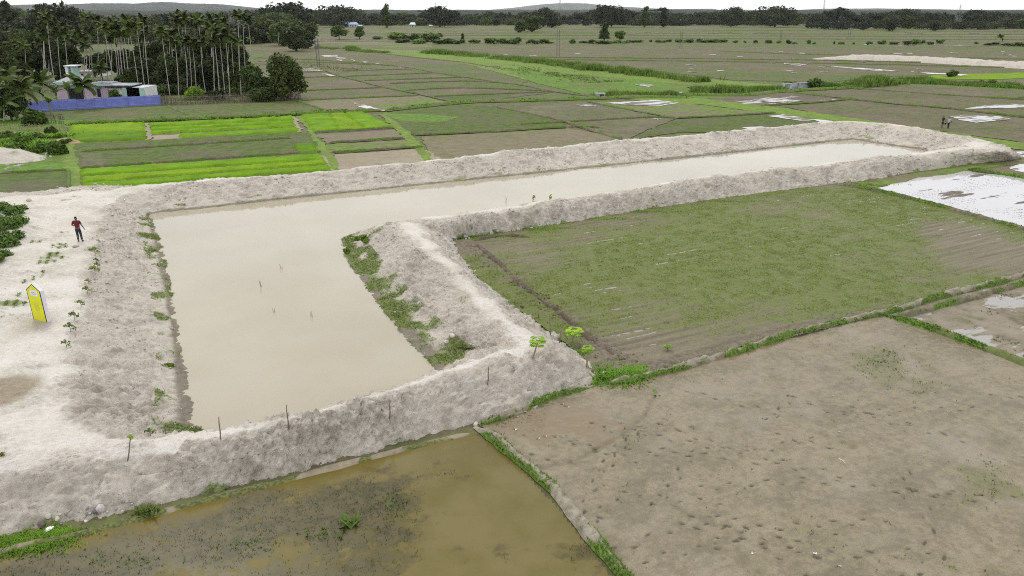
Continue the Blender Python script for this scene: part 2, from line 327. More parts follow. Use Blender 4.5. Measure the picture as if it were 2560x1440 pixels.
fld('grasslime',[(948,286),(962,285),(1030,335),(1085,400),(1062,402),(1012,345),(985,322)],'green bund path beside the bare plots',name='grass_path')
fld('beige',[(363,308),(373,308),(382,346),(364,350)],'bare earth gap between seedbeds')
fld('beige',[(381,339),(447,336),(450,346),(383,350)],'bare earth patch below the seedbed')
fld('beige',[(728,291),(740,291),(757,329),(745,330)],'pale earth edge of the seedbed')
fld('beige',[(797,388),(812,388),(835,425),(820,425)],'pale earth edge of the near seedbed')
# puddles far and mid
PUD=[[(756,170),(794,170),(816,178),(758,181)],[(884,256),(900,258),(934,269),(985,278),(938,277),(894,266)],[(803,138),(842,137),(846,141),(812,142)],[(838,142),(866,145),(860,147),(842,145)],
[(840,148),(858,150),(853,152)],[(875,148),(890,150),(886,152)],[(904,153),(920,155),(912,157)],[(938,158),(950,158),(946,160)],[(994,166),(1005,167),(1000,169)],[(1020,169),(1030,170),(1022,172)],
[(805,183),(822,185),(850,193),(830,191)],[(1510,256),(1600,252),(1640,249),(1700,257),(1650,264),(1560,262)],[(1585,212),(1605,209),(1640,213),(1620,217)],[(1690,233),(1702,229),(1708,238),(1692,240)],
[(1880,250),(1920,243),(1960,248),(2010,252),(1960,258)],[(1920,290),(1960,286),(2040,300),(2000,302)],[(1850,318),(1905,316),(1940,322),(1880,324)],[(2025,296),(2080,302),(2100,308),(2050,304)],
[(2405,272),(2500,259),(2640,262),(2640,268),(2500,270)],[(2375,290),(2420,287),(2500,290),(2532,298),(2440,306),(2400,300)],[(1960,156),(2020,160),(2012,163),(1960,160)],[(2060,164),(2200,173),(2250,178),(2180,176)],
[(2290,180),(2420,186),(2400,189),(2320,184)],[(1610,81),(1680,80),(1700,83),(1640,83)],[(1770,82),(1830,80),(1820,83),(1770,84)],[(1440,262),(1475,261),(1500,266),(1460,265)],[(1632,296),(1652,296),(1645,299)],[(1420,306),(1438,304),(1430,309)],
[(1850,82),(1920,81),(1925,84),(1860,85)],[(2260,81),(2300,80),(2310,83),(2270,83)],[(1555,84),(1590,84),(1580,86)],[(2420,83),(2450,82),(2445,84)]]
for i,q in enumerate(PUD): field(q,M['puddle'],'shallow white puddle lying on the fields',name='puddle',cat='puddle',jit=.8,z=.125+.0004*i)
for i in range(70):
    x=rng.uniform(1130,2560); y=rng.uniform(128,182); 
    if y>150+ (1780-x)*-.02 and x<1700: continue
    l=rng.uniform(6,26); field([(x,y),(x+l,y+l*.06-.4),(x+l*1.1,y+l*.08+.6),(x+l*.2,y+.9)],M['puddle'],'thin streak of water in a distant field',name='puddle',cat='puddle',jit=.5,z=.14+.0004*i)
# bunds
B=lambda pts,wd=.7,h=.22,m='bund',g=7,lab='low grassy bund between rice plots',**k: bund(pts,wd,h,M[m],lab,g,zb=.13,**k)
for pts in ([(640,160),(780,171),(854,192),(908,206),(967,221),(1003,228),(1055,238),(1150,261)],[(1003,167),(1040,173),(1092,183),(1160,193),(1200,200),(1294,212),(1387,230),(1490,243)],[(745,253),(780,266),(825,280)],
 [(951,134),(1055,146),(1160,157),(1250,172)],[(854,179),(1035,173)],[(863,192),(1092,183)],[(909,203),(1160,194)],[(974,210),(1160,204),(1290,211)],[(1015,227),(1160,221),(1385,229)],[(1084,242),(1160,239),(1387,230)],
 [(700,182),(814,180)],[(740,195),(857,192)],[(745,228),(967,220)],[(745,252),(900,246),(1047,240)],[(640,145),(780,150),(900,158),(1003,167)],[(640,155),(800,157),(930,163)],
 [(1960,230),(2054,241),(2129,248),(2241,261),(2382,273),(2640,302)],[(2129,221),(2241,229),(2405,241),(2640,252)],[(1900,265),(2030,258),(2124,249)],[(2540,245),(2640,240)],
 [(1466,255),(1559,273),(1690,297)],[(1690,297),(1800,292),(1940,283)],[(1300,312),(1419,306),(1626,295),(1690,297)],[(1231,266),(1403,303),(1500,334),(1560,352)],[(1037,340),(1250,330),(1419,319)],[(1419,319),(1500,320)],
 [(420,267),(470,288)],[(203,381),(731,347)],[(200,423),(741,385),(797,383)],[(820,359),(1012,347)],[(825,384),(1060,369)],[(783,333),(985,321)],[(0,436),(172,427)],[(172,427),(172,472)]):
    B(pts,.38 if pts[0][1]>280 else .55,.16,gh=.10)
B([(960,279),(1150,259),(1300,254),(1500,248),(1600,245),(1720,246)],1.5,.35,'bundgreen',9,'broad green bund crossing below the canal meadow')
B([(160,313),(360,304),(560,296),(750,287),(905,280),(960,279)],1.3,.4,'bundgreen',12,'green bund along the top of the seedbeds')
B([(1690,238),(1860,240),(1960,230),(2129,221)],1.4,.35,'bundgreen',9,'green bund below the reeds')
for yy in (76,84,90,97): B([(960 if yy>80 else 1200,yy),(1500,yy-1),(2000,yy+1),(2640,yy+3)],1.2,.3,'bund',0,'far straight bund across the plain')
for yy,x0 in ((128,1800),(143,1250),(150,1400)): B([(x0,yy),(2000,yy+8),(2600,yy+22)],.9,.25,'bund',0,'thin bund crossing the brown plain')
# rice seedbeds: raised carpets
def carpet(pts,mat,label,h=.16,rows=0,name='rice_seedbed'):
    w=wpoly(pts); w=dens(w,.7,int(pts[0][0])); c=w.mean(0); x0,y0=w[:,0].min(),w[:,1].min(); x1,y1=w[:,0].max(),w[:,1].max(); st=max(.16,c[1]*.0032)
    xs=np.arange(x0,x1+st,st); ys=np.arange(y0,y1+st*2,st); X,Y=np.meshgrid(xs,ys,indexing='ij'); ins=pip(X,Y,w)
    Z=np.where(ins,.1+h*(.75+.5*rng.random(X.shape))+.05*fbm(X*.6,Y*.6,3,2),0.0)
    f=gridf(len(xs),len(ys)); keep=ins.ravel()[f].any(1)
    o=obj(name,mesh_from(name,np.stack([X,Y,Z],-1).reshape(-1,3),f[keep]),mat); tag(o,label,'seedlings',kind='stuff')
    return o
def lerp(a,b,t): return (a[0]+(b[0]-a[0])*t,a[1]+(b[1]-a[1])*t)
def rows(q,n,mats,label,gap=.07):
    a,b,c,d=q  # top-left, top-right, bottom-right, bottom-left
    for i in range(n):
        t0,t1=i/n+gap/n*(i>0),(i+1)/n-gap/n
        carpet([lerp(a,d,t0),lerp(b,c,t0),lerp(b,c,t1),lerp(a,d,t1)],M[mats[i%len(mats)]],label%(['upper','second','third','lowest'][i] if n>3 else ['upper','middle','lowest'][i] if n==3 else ['upper','lower'][i]))
rows([(180,316),(359,308),(364,350),(188,357)],2,['lime3','lime2'],'%s bright green strip of the leftmost rice seedbed',.02)
rows([(374,311),(728,293),(741,319),(381,337)],3,['lime'],'%s green row of the long rice seedbed with furrows',.24)
carpet([(450,339),(742,322),(745,330),(450,346)],M['lime'],'short bottom row of the long rice seedbed')
carpet([(755,290),(822,286),(845,326),(783,330)],M['lime'],'left part of the square green rice seedbed')
carpet([(825,286),(858,284),(908,323),(848,326)],M['lime3'],'yellower middle part of the square green rice seedbed')
carpet([(861,284),(903,281),(983,319),(911,323)],M['lime'],'right part of the square green rice seedbed')
carpet([(735,364),(784,361),(798,383),(746,386)],M['lime2'],'small square green rice seedbed on its own')
rows([(203,427),(797,389),(830,428),(208,478)],3,['lime','lime3','lime'],'%s bright row of the near rice seedbed beside the embankment',.15)
# ---------------------------------------------------------------- embankment ring round the pond
H=1.45; WZ=.03
# station: outer toe, outer crest edge, inner crest edge, inner ledge, waterline (photo pixels; None = built from its neighbours), width top, slope run
ST=[
 ((-650,1000),(-520,960),(185,900),(408,925),(462,930)),
 ((-700,1150),(-560,1100),(172,975),(408,1000),(471,1000)),
 ((-700,1560),(-420,1290),(195,1050),(395,1055),(481,1062)),
 ((-150,1395),(-120,1195),(255,1085),(400,1082),(505,1092)),
 ((110,1330),(150,1140),(335,1094),(430,1096),None),
 ((310,1296),(340,1120),(440,1084),None,None),
 ((500,1248),(549,1102),(560,1070),None,None),
 ((718,1190),(730,1064),(738,1040),None,None),
 ((930,1136),(960,1000),(958,978),None,None),
 ((1130,1085),(1150,942),(1140,918),None,None),
 ((1300,1040),(1262,905),(1205,893),None,(1100,935)),
 ((1440,988),(1352,882),(1268,866),(1170,880),(1086,918)),
 ((1505,945),(1388,862),(1272,850),(1150,870),(1075,900)),
 ((1470,905),(1372,846),(1258,835),(1125,862),(1058,888)),
 ((1395,850),(1312,808),(1205,785),(1075,815),(1010,835)),
 ((1320,800),(1240,752),(1150,740),(1012,750),(956,770)),
 ((1250,742),(1180,692),(1090,675),(955,690),(911,710)),
 ((1190,690),(1122,638),(1035,622),(912,640),(873,655)),
 ((1155,640),(1085,595),(985,580),(892,603),(857,612)),
 ((1138,612),(1066,570),(950,562),(895,582),(863,592)),
 ((1150,600),(1072,560),(985,550),None,None),
 ((1300,580),(1212,538),(1200,525),None,None),
 ((1460,556),(1402,508),(1400,494),None,None),
 ((1600,531),(1600,478),(1600,465),None,None),
 ((1800,502),(1800,447),(1800,433),None,None),
 ((2000,476),(2000,424),(2000,411),None,None),
 ((2170,453),(2170,404),(2150,394),None,None),
 ((2330,427),(2330,389),(2290,380),None,None),
 ((2440,411),(2440,379),(2350,372),None,(2322,380)),
 ((2545,400),(2522,378),(2410,362),None,(2318,378)),
 (None,(2500,357),(2430,350),None,(2300,373)),
 (None,None,(2360,333),None,(2245,366)),
 (None,None,(2240,313),None,(2185,357)),
 (None,None,(2170,307),None,(2137,349)),
 (None,None,(2090,306),None,(2110,351)),
 (None,None,(2000,313),None,(2000,363)),
 (None,None,(1850,326),None,(1850,380)),
 (None,None,(1700,341),None,(1700,396)),
 (None,None,(1500,358),None,(1500,417)),
 (None,None,(1300,379),None,(1300,438)),
 (None,None,(1100,401),None,(1100,458)),
 (None,None,(900,421),None,(900,479)),
 (None,None,(700,441),None,(700,499)),
 (None,(480,450),(500,456),None,(525,519)),
 ((150,470),(230,473),(340,478),(395,520),(385,534)),
 ((60,480),(110,487),(295,495),(352,535),(373,541)),
 ((-300,500),(-200,505),(266,560),(362,570),(385,568)),
 ((-340,570),(-250,565),(250,640),(372,640),(407,630)),
 ((-400,650),(-320,640),(236,720),(388,720),(425,720)),
 ((-480,740),(-400,730),(222,800),(404,800),(441,800)),
 ((-560,860),(-460,840),(205,855),(408,865),(452,865)),
]
rows_=[]
for i,s in enumerate(ST):
    h=H+(.05 if 30<=i<=43 else 0)
    IC=P(*s[2],h); OC=P(*s[1],h) if s[1] else None; T=P(*s[0],-.12) if s[0] else None; W_=P(*s[4],WZ) if s[4] else None; L_=P(*s[3],.3) if s[3] else None
    if T is not None and OC is not None: d=IC-T
    else: d=W_-IC
    d=np.array([d[0],d[1],0]); d/=np.linalg.norm(d)
    if W_ is None: W_=IC+d*2.1; W_[2]=WZ
    if L_ is None: L_=IC+(W_-IC)*.82; L_[2]=.32
    if OC is None: OC=IC-d*1.1
    if T is None: T=OC-d*2.2; T[2]=-.12
    U=W_+d*1.4; U[2]=-1.0
    rows_.append([T,OC,IC,L_,W_,U])
RW=np.array(rows_)  # n,6,3
n=len(RW); dn=[]
for i in range(n):
    p0,p1,p2,p3=RW[i-1],RW[i],RW[(i+1)%n],RW[(i+2)%n]
    a0=np.sqrt(np.linalg.norm(p1[1:5]-p0[1:5],axis=1).mean()); a1=np.sqrt(np.linalg.norm(p2[1:5]-p1[1:5],axis=1).mean()); a2=np.sqrt(np.linalg.norm(p3[1:5]-p2[1:5],axis=1).mean())
    m1=(p2-p0)/(a0+a1)*a1; m2=(p3-p1)/(a1+a2)*a1
    for t in np.arange(60)/60:
        t2,t3=t*t,t*t*t
        dn.append((2*t3-3*t2+1)*p1+(t3-2*t2+t)*m1+(-2*t3+3*t2)*p2+(t3-t2)*m2)
dn=np.array(dn); mid=dn[:,2:5].mean(1); seg=np.maximum(np.linalg.norm(np.roll(dn[:,1],-1,0)-dn[:,1],axis=1)*.4,np.linalg.norm(np.roll(mid,-1,0)-mid,axis=1)); want=np.clip(np.linalg.norm(mid,axis=1)*.0021,.055,.3)
cum=np.concatenate([[0],np.cumsum(seg/want)]); N=int(cum[-1]); idx=np.interp(np.arange(N)/N*cum[-1],cum,np.arange(len(cum)))
i0=np.floor(idx).astype(int)%len(dn); fr=(idx-np.floor(idx))[:,None,None]; LN=dn[i0]*(1-fr)+dn[(i0+1)%len(dn)]*fr
parts=[(0,1,34),(1,2,26),(2,3,34),(3,4,10),(4,5,6)]; V=[];Q=[]
for a,b,k in parts:
    for t in np.arange(k)/k: V.append(LN[:,a]*(1-t)+LN[:,b]*t); Q.append(a+t)
V.append(LN[:,5]); Q.append(5.0); V=np.stack(V,1); Q=np.array(Q)[None,:]*np.ones((N,1)); nv=V.shape[1]
# round the crest shoulders a little
V0=V.copy()
for _ in range(90): V[:,1:-1]=.5*V[:,1:-1]+.25*(V[:,:-2]+V[:,2:])
kq=np.clip((2.95-Q)/.5,0,1)[...,None]; V=V*kq+V0*(1-kq)
du=np.roll(V,-1,0)-np.roll(V,1,0); dv=np.gradient(V,axis=1); nr=np.cross(du,dv); nr/=np.linalg.norm(nr,axis=2)[...,None]+1e-9; nr*=np.sign(nr[...,2:3]+1e-9)
nr[...,2]=np.abs(nr[...,2]); X,Y=V[...,0],V[...,1]
cw=np.linalg.norm(LN[:,1]-LN[:,2],axis=1)[:,None]
top=np.clip(1-np.abs(Q-1.5)/.62,0,1); top=np.where((Q>1)&(Q<2),1,np.clip(1-np.minimum(np.abs(Q-1),np.abs(Q-2))*6,0,1))
dist=np.linalg.norm(V[...,:2],axis=2)
edge=fbm(X*.8,Y*.8,4,11); sid0=np.interp(np.arange(N)/N*cum[-1],cum,np.arange(len(cum)))[:,None]/60.0; nar=((sid0>5.5)&(sid0<44)); top=np.where(nar,np.clip(1.05-np.abs(Q-np.where(sid0<10.5,1.85,np.where((sid0>20)&(sid0<30),1.8,1.45))-.25*fbm(X*.25,Y*.25,2,12))/(.62+.2*fbm(X*.5,Y*.5,2,14)),0,1),top)
topm=np.clip(top*.93+.75*edge*(1-top*.35)-.10,0,1)
far=np.clip(dist/70,0,1)
sl=1-.90*np.clip(topm,0,1)
ax=X+.6*fbm(X*.5,Y*.5,2,90)
CL=clods(X,Y,3); amp_=np.clip(.85+.9*fbm(X*.33,Y*.33,3,88),.35,1.6)*(1-.3*far); D=sl*(CL*1.2*amp_-.08+.13*fbm(X*.9,Y*.9,4,21)+.06*fbm(X*4.5,Y*4.5,3,22))+ .05*topm*fbm(X*.5,Y*.5,3,31)+.018*topm*fbm(X*3,Y*3,4,32)-.03*topm*np.clip(fbm(X*1.6,Y*1.6,3,33)-.25,0,1)
gul=np.clip(vn(X*1.1+3*fbm(X*.3,Y*.3,2,60),Y*1.1,61)-.62,0,1)*sl*-.22*(1+far); D+=gul
D*=np.where(Q>4,np.clip(1.2-(Q-4),.2,1),1)
led=((Q>2.86)&(Q<4.25)); D=np.where(led,D*.55,D)
V=V+nr*D[...,None]; V[...,2]+=(.15*fbm(X*.3,Y*.3,4,41))*np.clip((Q>.6)&(Q<2.6),0,1)
stain=np.clip(3.2*(1.05-np.hypot((X-P(-5,985,H)[0])/1.65,(Y-P(-5,985,H)[1])/2.0)+.18*edge),0,1)
for (a,b,rr) in ((95,812,.9),(175,1075,0)): 
    if rr: stain=np.maximum(stain,.6*np.clip(1.2-np.linalg.norm(V[...,:2]-P(a,b,H)[:2],axis=2)/rr+.4*edge,0,1))
gr=np.zeros_like(Q); gn=fbm(X*.75,Y*.75,4,71)
sidx=np.interp(np.arange(N)/N*cum[-1],cum,np.arange(len(cum)))[:,None]/60.0
pen=((sidx>11.3)&(sidx<19.9))
gr=np.where(pen&(Q>2.72)&(Q<4.05),np.clip(.95+1.1*gn-.9*np.abs(Q-3.4),0,1),gr)
west=(sidx>45)|(sidx<3.6)
gr=np.where(west&(Q>2.9)&(Q<4.1),np.clip(-.02+1.5*gn,0,1),gr)
for a,b,rr,st in ((372,585,.9,1),(362,560,.7,.9),(425,908,.42,1),(460,1068,.75,1),(430,1062,.5,1),(130,632,.7,.8),(150,615,.6,.8),(95,600,.6,.5),(120,640,.5,.7),(70,700,.6,.6),(30,755,1.0,.75),(15,790,.6,.5),(50,740,.7,.7),(1015,842,.8,.8),(1062,885,.8,.8),(1105,878,1.0,.9),(940,700,.6,.7),(10,720,.6,.6),(60,790,.5,.4),(135,610,.5,.7),(110,655,.6,.6),(160,640,.35,.6),(185,560,.35,.5),(165,575,.5,.5),(165,500,.5,.6),(185,490,.35,.6),(100,690,.5,.5),(115,680,.4,.6),(330,1045,.3,.3),(1000,1085,.9,.5),(960,1085,.6,.4),(1110,1065,.5,.4),(370,1275,.45,.9),(925,582,1.2,.9),(880,620,1.0,.9),(1155,770,.9,.45),(1140,690,.6,.35)):
    q=P(a,b,H if a<300 else .9 if a in(925,1155,1140) else .4); d=np.linalg.norm(V[...,:2]-q[:2],axis=2)
    gr=np.maximum(gr,st*np.clip(1.35-d/rr+1.1*gn,0,1))
farb=((sidx>30)&(sidx<44)); gr=np.where(farb&(Q>2.9)&(Q<4.1),np.maximum(gr,np.clip(-.05+1.4*gn,0,1)*.9),gr)
sb=((sidx>20)&(sidx<30)); gr=np.where(sb&(Q>.6)&(Q<2),np.maximum(gr,np.clip(gn*1.4-.25,0,1)*np.clip((sidx-23.5)/3,0,1)),gr)
toe=(Q<.30); gr=np.where(toe&((sidx>3)&(sidx<30)),np.maximum(gr,np.clip(.2+1.5*gn-Q*2.2,0,.8)),gr)
wetm=np.clip((4.12-Q)*0+np.clip((Q-3.45-.15*gn)/.22,0,1),0,1)
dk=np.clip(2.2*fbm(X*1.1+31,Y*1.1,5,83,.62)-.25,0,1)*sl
t=NT('bank soil'); p=t.pos(); n1=t.noise(p,.35,5); n2=t.noise(p,5.0,5,.7); n3=t.noise(p,22.0,3,.7); tp=t.attr('top'); n4=t.noise(t.pos((1,1,1)),1.3,5,.7)
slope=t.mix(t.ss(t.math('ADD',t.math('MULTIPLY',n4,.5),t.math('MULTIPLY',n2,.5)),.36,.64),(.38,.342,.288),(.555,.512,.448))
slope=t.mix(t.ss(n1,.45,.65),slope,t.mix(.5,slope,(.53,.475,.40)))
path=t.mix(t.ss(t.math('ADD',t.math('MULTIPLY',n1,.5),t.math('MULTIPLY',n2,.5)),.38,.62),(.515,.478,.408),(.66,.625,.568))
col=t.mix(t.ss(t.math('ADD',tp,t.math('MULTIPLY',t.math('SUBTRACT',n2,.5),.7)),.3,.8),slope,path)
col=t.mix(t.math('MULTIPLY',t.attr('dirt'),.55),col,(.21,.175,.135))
col=t.mix(t.math('MULTIPLY',t.attr('stain'),.92),col,t.mix(t.ss(n2,.3,.7),(.25,.205,.14),(.33,.275,.195)))
col=t.mix(t.math('MULTIPLY',t.attr('wet'),.75),col,(.15,.125,.09))
gk=t.ss(t.math('ADD',t.attr('grn'),t.math('MULTIPLY',t.math('SUBTRACT',n2,.5),1.1)),.3,.75)
col=t.mix(t.math('MULTIPLY',gk,.85),col,t.mix(t.ss(n3,.3,.7),(.11,.14,.03),(.20,.27,.07)))
sp=t.ss(t.noise(p,9.0,3,.85),.60,.68); col=t.mix(t.math('MULTIPLY',t.math('MULTIPLY',sp,.6),t.math('SUBTRACT',1.0,t.math('MULTIPLY',tp,.75))),col,(.13,.11,.085))
t.bsdf(col,.9,t.bump(t.math('ADD',n2,t.math('MULTIPLY',n3,.9)),.9,.06),spec=.12); M['bank']=t.m
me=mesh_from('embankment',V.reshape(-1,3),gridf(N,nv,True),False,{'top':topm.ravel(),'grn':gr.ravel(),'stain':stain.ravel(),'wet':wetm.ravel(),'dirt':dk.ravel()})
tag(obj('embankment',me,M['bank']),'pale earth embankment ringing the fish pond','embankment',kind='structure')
stp=max(1,int(1)); bv=BVHTree.FromPolygons([tuple(q) for q in V[::1].reshape(-1,3).tolist()],gridf(N,nv,True).tolist())
def hit(px,py):
    d=Vector(ray(px,py).tolist()).normalized(); h=bv.ray_cast(Vector((0,0,CAMZ)),d)
    return np.array(h[0]) if h[0] is not None else P(px,py)
def ground_z(x,y):
    h=bv.ray_cast(Vector((float(x),float(y),30)),Vector((0,0,-1))); return max(0.0,h[0].z) if h[0] is not None else 0.0
# grass on the bank
nrm=gr*(dist<75); pr=nrm.ravel()*np.repeat(want[i0],nv)*0+np.clip(nrm.ravel()-.35,0,1); area=np.linalg.norm(np.cross(du*.5,dv),axis=2).ravel()
lam=pr*area*330; cnt=rng.poisson(np.clip(lam,0,6)); base=np.repeat(V.reshape(-1,3),cnt,0); base[:,:2]+=rng.normal(0,.05,(len(base),2)); tufts('bankgrass',base,.07)
# pond 
t=NT('pond water'); p=t.pos(); a=t.noise(p,.12,4); b=t.noise(t.pos((.5,1.4,1)),1.2,3)
col=t.mix(t.ss(a,.35,.65),(.338,.30,.212),(.368,.331,.244)); bs=t.bsdf(col,.055,t.bump(b,.06,.03),spec=.5,IOR=1.42); M['pond']=t.m
pw=LN[:,3]*.35+LN[:,4]*.65; pw=pw[::6]; pw[:,2]=WZ; tri=geometry.tessellate_polygon([[Vector(map(float,q)) for q in pw]])
fs=[]
for t_ in tri:
    a,b,c=[pw[i] for i in t_]; fs.append(t_ if (b[0]-a[0])*(c[1]-a[1])-(b[1]-a[1])*(c[0]-a[0])>0 else t_[::-1])
tag(obj('pond_water',mesh_from('pond_water',pw,fs),M['pond']),'milky beige water of the L shaped fish pond','pond',kind='structure')

# loose clods lying on the slopes
def chunks(pos,size,seed):
    g=np.random.default_rng(seed); ph=(1+5**.5)/2; B0=np.array([(-1,ph,0),(1,ph,0),(-1,-ph,0),(1,-ph,0),(0,-1,ph),(0,1,ph),(0,-1,-ph),(0,1,-ph),(ph,0,-1),(ph,0,1),(-ph,0,-1),(-ph,0,1)])/1.9
    FI=np.array([(0,11,5),(0,5,1),(0,1,7),(0,7,10),(0,10,11),(1,5,9),(5,11,4),(11,10,2),(10,7,6),(7,1,8),(3,9,4),(3,4,2),(3,2,6),(3,6,8),(3,8,9),(4,9,5),(2,4,11),(6,2,10),(8,6,7),(9,8,1)])
    n_=len(pos); v=B0[None]*(1+g.uniform(-.35,.35,(n_,12,1))); s=size[:,None,None]*g.uniform(.55,1.25,(n_,1,3)); v=v*s; a=g.uniform(0,6.28,n_); ca,sa=np.cos(a)[:,None],np.sin(a)[:,None]
    v=np.stack([v[...,0]*ca-v[...,1]*sa,v[...,0]*sa+v[...,1]*ca,v[...,2]*.8],-1)+pos[:,None,:]
    return v.reshape(-1,3),(FI[None]+12*np.arange(n_)[:,None,None]).reshape(-1,3)
ok=np.where(((sl>.6)&(Q<4.0)&(Q>.05)&(dist<120)).ravel())[0]
pk=rng.choice(ok,15000,p=(lambda w_:w_/w_.sum())((area.reshape(Q.shape)*np.clip(.25+1.6*fbm(X*.5,Y*.5,3,97)+np.where(Q<.55,.35,0),.03,1)).ravel()[ok]*1.0)); cs=.022*np.exp(rng.normal(0,.55,len(pk))).clip(.5,4.2)*np.clip(dist.ravel()[pk]/38,.8,1.7)
pv=V.reshape(-1,3)[pk]+np.stack([rng.normal(0,.04,len(pk)),rng.normal(0,.04,len(pk)),cs*.35],1); v_,f_=chunks(pv,cs,4)
t=NT('loose clods'); p=t.pos(); n1=t.noise(p,1.5,3); n2=t.noise(p,9.0,3); t.bsdf(t.mix(t.ss(t.math('ADD',t.math('MULTIPLY',n1,.5),t.math('MULTIPLY',n2,.5)),.35,.65),(.33,.295,.25),(.56,.525,.475)),.9,spec=.1)
tag(obj('loose_clods',mesh_from('loose_clods',v_,f_),t.m),'loose pale clods of earth strewn over the embankment slopes','clods',kind='stuff')
# ---------------------------------------------------------------- near fields (height fields)
def near(pts,res,zf,mat,label,name='field',attrs=None):
    w=wpoly(pts); x0,y0=w[:,0].min(),w[:,1].min(); x1,y1=w[:,0].max(),w[:,1].max()
    xs=np.arange(x0,x1+res,res); ys=np.arange(y0,y1+res,res); X,Y=np.meshgrid(xs,ys,indexing='ij'); ins=pip(X,Y,w); Z,at=zf(X,Y)
    f=gridf(len(xs),len(ys)); f=f[ins.ravel()[f].any(1)]; us=np.unique(f); mp_=np.zeros(X.size,np.int64); mp_[us]=np.arange(len(us))
    v=np.stack([X,Y,Z],-1).reshape(-1,3)[us]
    return tag(obj(name,mesh_from(name,v,mp_[f],True,{k:a.ravel()[us] for k,a in at.items()}),mat),label,'field',kind='structure'),w
def rowco(X,Y): return X*fd[0]+Y*fd[1], X*fn[0]+Y*fn[1]
# mud plot at the right: footprints
PM1=[(1195,1062),(1500,962),(1600,948),(2050,822),(2210,790),(2600,935),(2900,1060),(3500,1900),(1960,1960),(1560,1440),(1400,1230),(1290,1135)]
r2=np.random.default_rng(3); feet=[]
for k in range(46):
    a=r2.uniform(1350,2700); b=r2.uniform(980,1500); c=P(a,b)[:2]; ang=r2.choice([FANG-.35,FANG-.55,FANG+.5,FANG-.9])+r2.normal(0,.15)+math.pi*(r2.random()<.5)
    for s_ in range(r2.integers(4,12)):
        c=c+np.array([math.cos(ang),math.sin(ang)])*r2.uniform(.5,.8); ang+=r2.normal(0,.08); o_=.13*(-1)**s_
        feet.append((c[0]-math.sin(ang)*o_,c[1]+math.cos(ang)*o_,ang+r2.normal(0,.2),r2.uniform(.12,.19),r2.uniform(.05,.075),r2.uniform(.5,1)))
TRK=[P(a,b)[:2] for a,b in ((1640,985),(1615,1040),(1560,1090),(1490,1130),(1430,1160),(1350,1175))]
def mud1(X,Y):
    a,b=rowco(X,Y); Z=.095+.016*fbm(X*.8,Y*.8,4,5)+.010*fbm(X*5,Y*5,3,6)+.006*fbm(a*.6,b*3,3,9); dark=np.zeros_like(X)
    lum=np.clip(fbm(X*.35,Y*.35,3,14)*2+.2,0,1); Z+=lum*.35*clods(X*1.5,Y*1.5,8)*.22
    for (x,y,g,l,wd,dp) in feet:
        m=(abs(X-x)<.45)&(abs(Y-y)<.45)
        if not m.any(): continue
        dx=X[m]-x; dy=Y[m]-y; u=(dx*math.cos(g)+dy*math.sin(g))/l; v_=(-dx*math.sin(g)+dy*math.cos(g))/wd; q=np.sqrt(u*u+v_*v_)
        Z[m]+=-.075*dp*np.clip(1.15-q,0,1)+.022*dp*np.exp(-((q-1.35)/.3)**2); dark[m]=np.maximum(dark[m],dp*np.clip(1.3-1.15*q,0,1))
    for i in range(len(TRK)-1):
        p0,p1=TRK[i],TRK[i+1]; e=p1-p0; tt=np.clip(((X-p0[0])*e[0]+(Y-p0[1])*e[1])/(e@e),0,1); d=np.hypot(X-p0[0]-e[0]*tt,Y-p0[1]-e[1]*tt); Z-=.035*np.exp(-(d/.16)**2)*(1+fbm(X*3,Y*3,2,3)); dark=np.maximum(dark,.3*np.exp(-(d/.2)**2))
    wx=np.clip(1.25-np.hypot((X-P(1400,1060)[0])/3.2,(Y-P(1400,1060)[1])/1.9)+.8*fbm(X*.9,Y*.9,4,77),0,1)
    e0,e1=P(1560,965)[:2],P(1950,860)[:2]; e=e1-e0; tt=np.clip(((X-e0[0])*e[0]+(Y-e0[1])*e[1])/(e@e),0,1); d=np.hypot(X-e0[0]-e[0]*tt,Y-e0[1]-e[1]*tt); wx=np.maximum(wx,np.clip(1.1-d/1.0+.5*fbm(X,Y,3,78),0,1)*.8)
    b0=[P(q,r)[:2] for q,r in ((1290,1135),(1400,1235),(1560,1440),(1640,1560))]
    for p0,p1 in zip(b0,b0[1:]):
        e=p1-p0; tt=np.clip(((X-p0[0])*e[0]+(Y-p0[1])*e[1])/(e@e),0,1); d=np.hypot(X-p0[0]-e[0]*tt,Y-p0[1]-e[1]*tt); wx=np.maximum(wx,np.clip(1.0-d/.55+.5*fbm(X,Y,3,78),0,1)*.8)
    gz=np.clip(.15+.8*fbm(X*.22,Y*.22,4,55),0,1)*.8
    for (q,r_,rr,st) in ((2205,905,1.5,1.25),(2230,945,2.4,.75),(2080,1060,.5,.7),(2460,1220,1.5,.8),(2420,1260,1.2,.6),(2080,1155,.4,.6),(1380,1110,.8,.5),(2500,1180,1.2,.6),(2300,1010,1.4,.4),(2380,1425,.35,.8),(1905,1420,.5,.5),(2000,1200,.5,.4),(1440,1140,.7,.35)):
        c=P(q,r_); gz=np.maximum(gz,st*np.clip(1.3-np.hypot(X-c[0],Y-c[1])/rr+.7*fbm(X*1.2,Y*1.2,4,66),0,1))
    return Z,{'dark':dark,'wet':wx,'gr':gz}
t=NT('near mud'); p=t.pos(); n1=t.noise(p,.3,5); n2=t.noise(p,4.0,5,.7); n3=t.noise(p,26.0,3,.75); q=t.noise(t.pos((.4,2.6,1),-FANG),1.0,5,.6)
k=t.math('ADD',t.math('MULTIPLY',n1,.35),t.math('ADD',t.math('MULTIPLY',n2,.5),t.math('MULTIPLY',q,.15)))
m2=t.noise(p,.75,6,.7); m3=t.noise(t.pos((1,1,1),.7),.22,4,.6)
col=t.mix(t.ss(k,.40,.60),(.157,.131,.080),(.270,.227,.153))
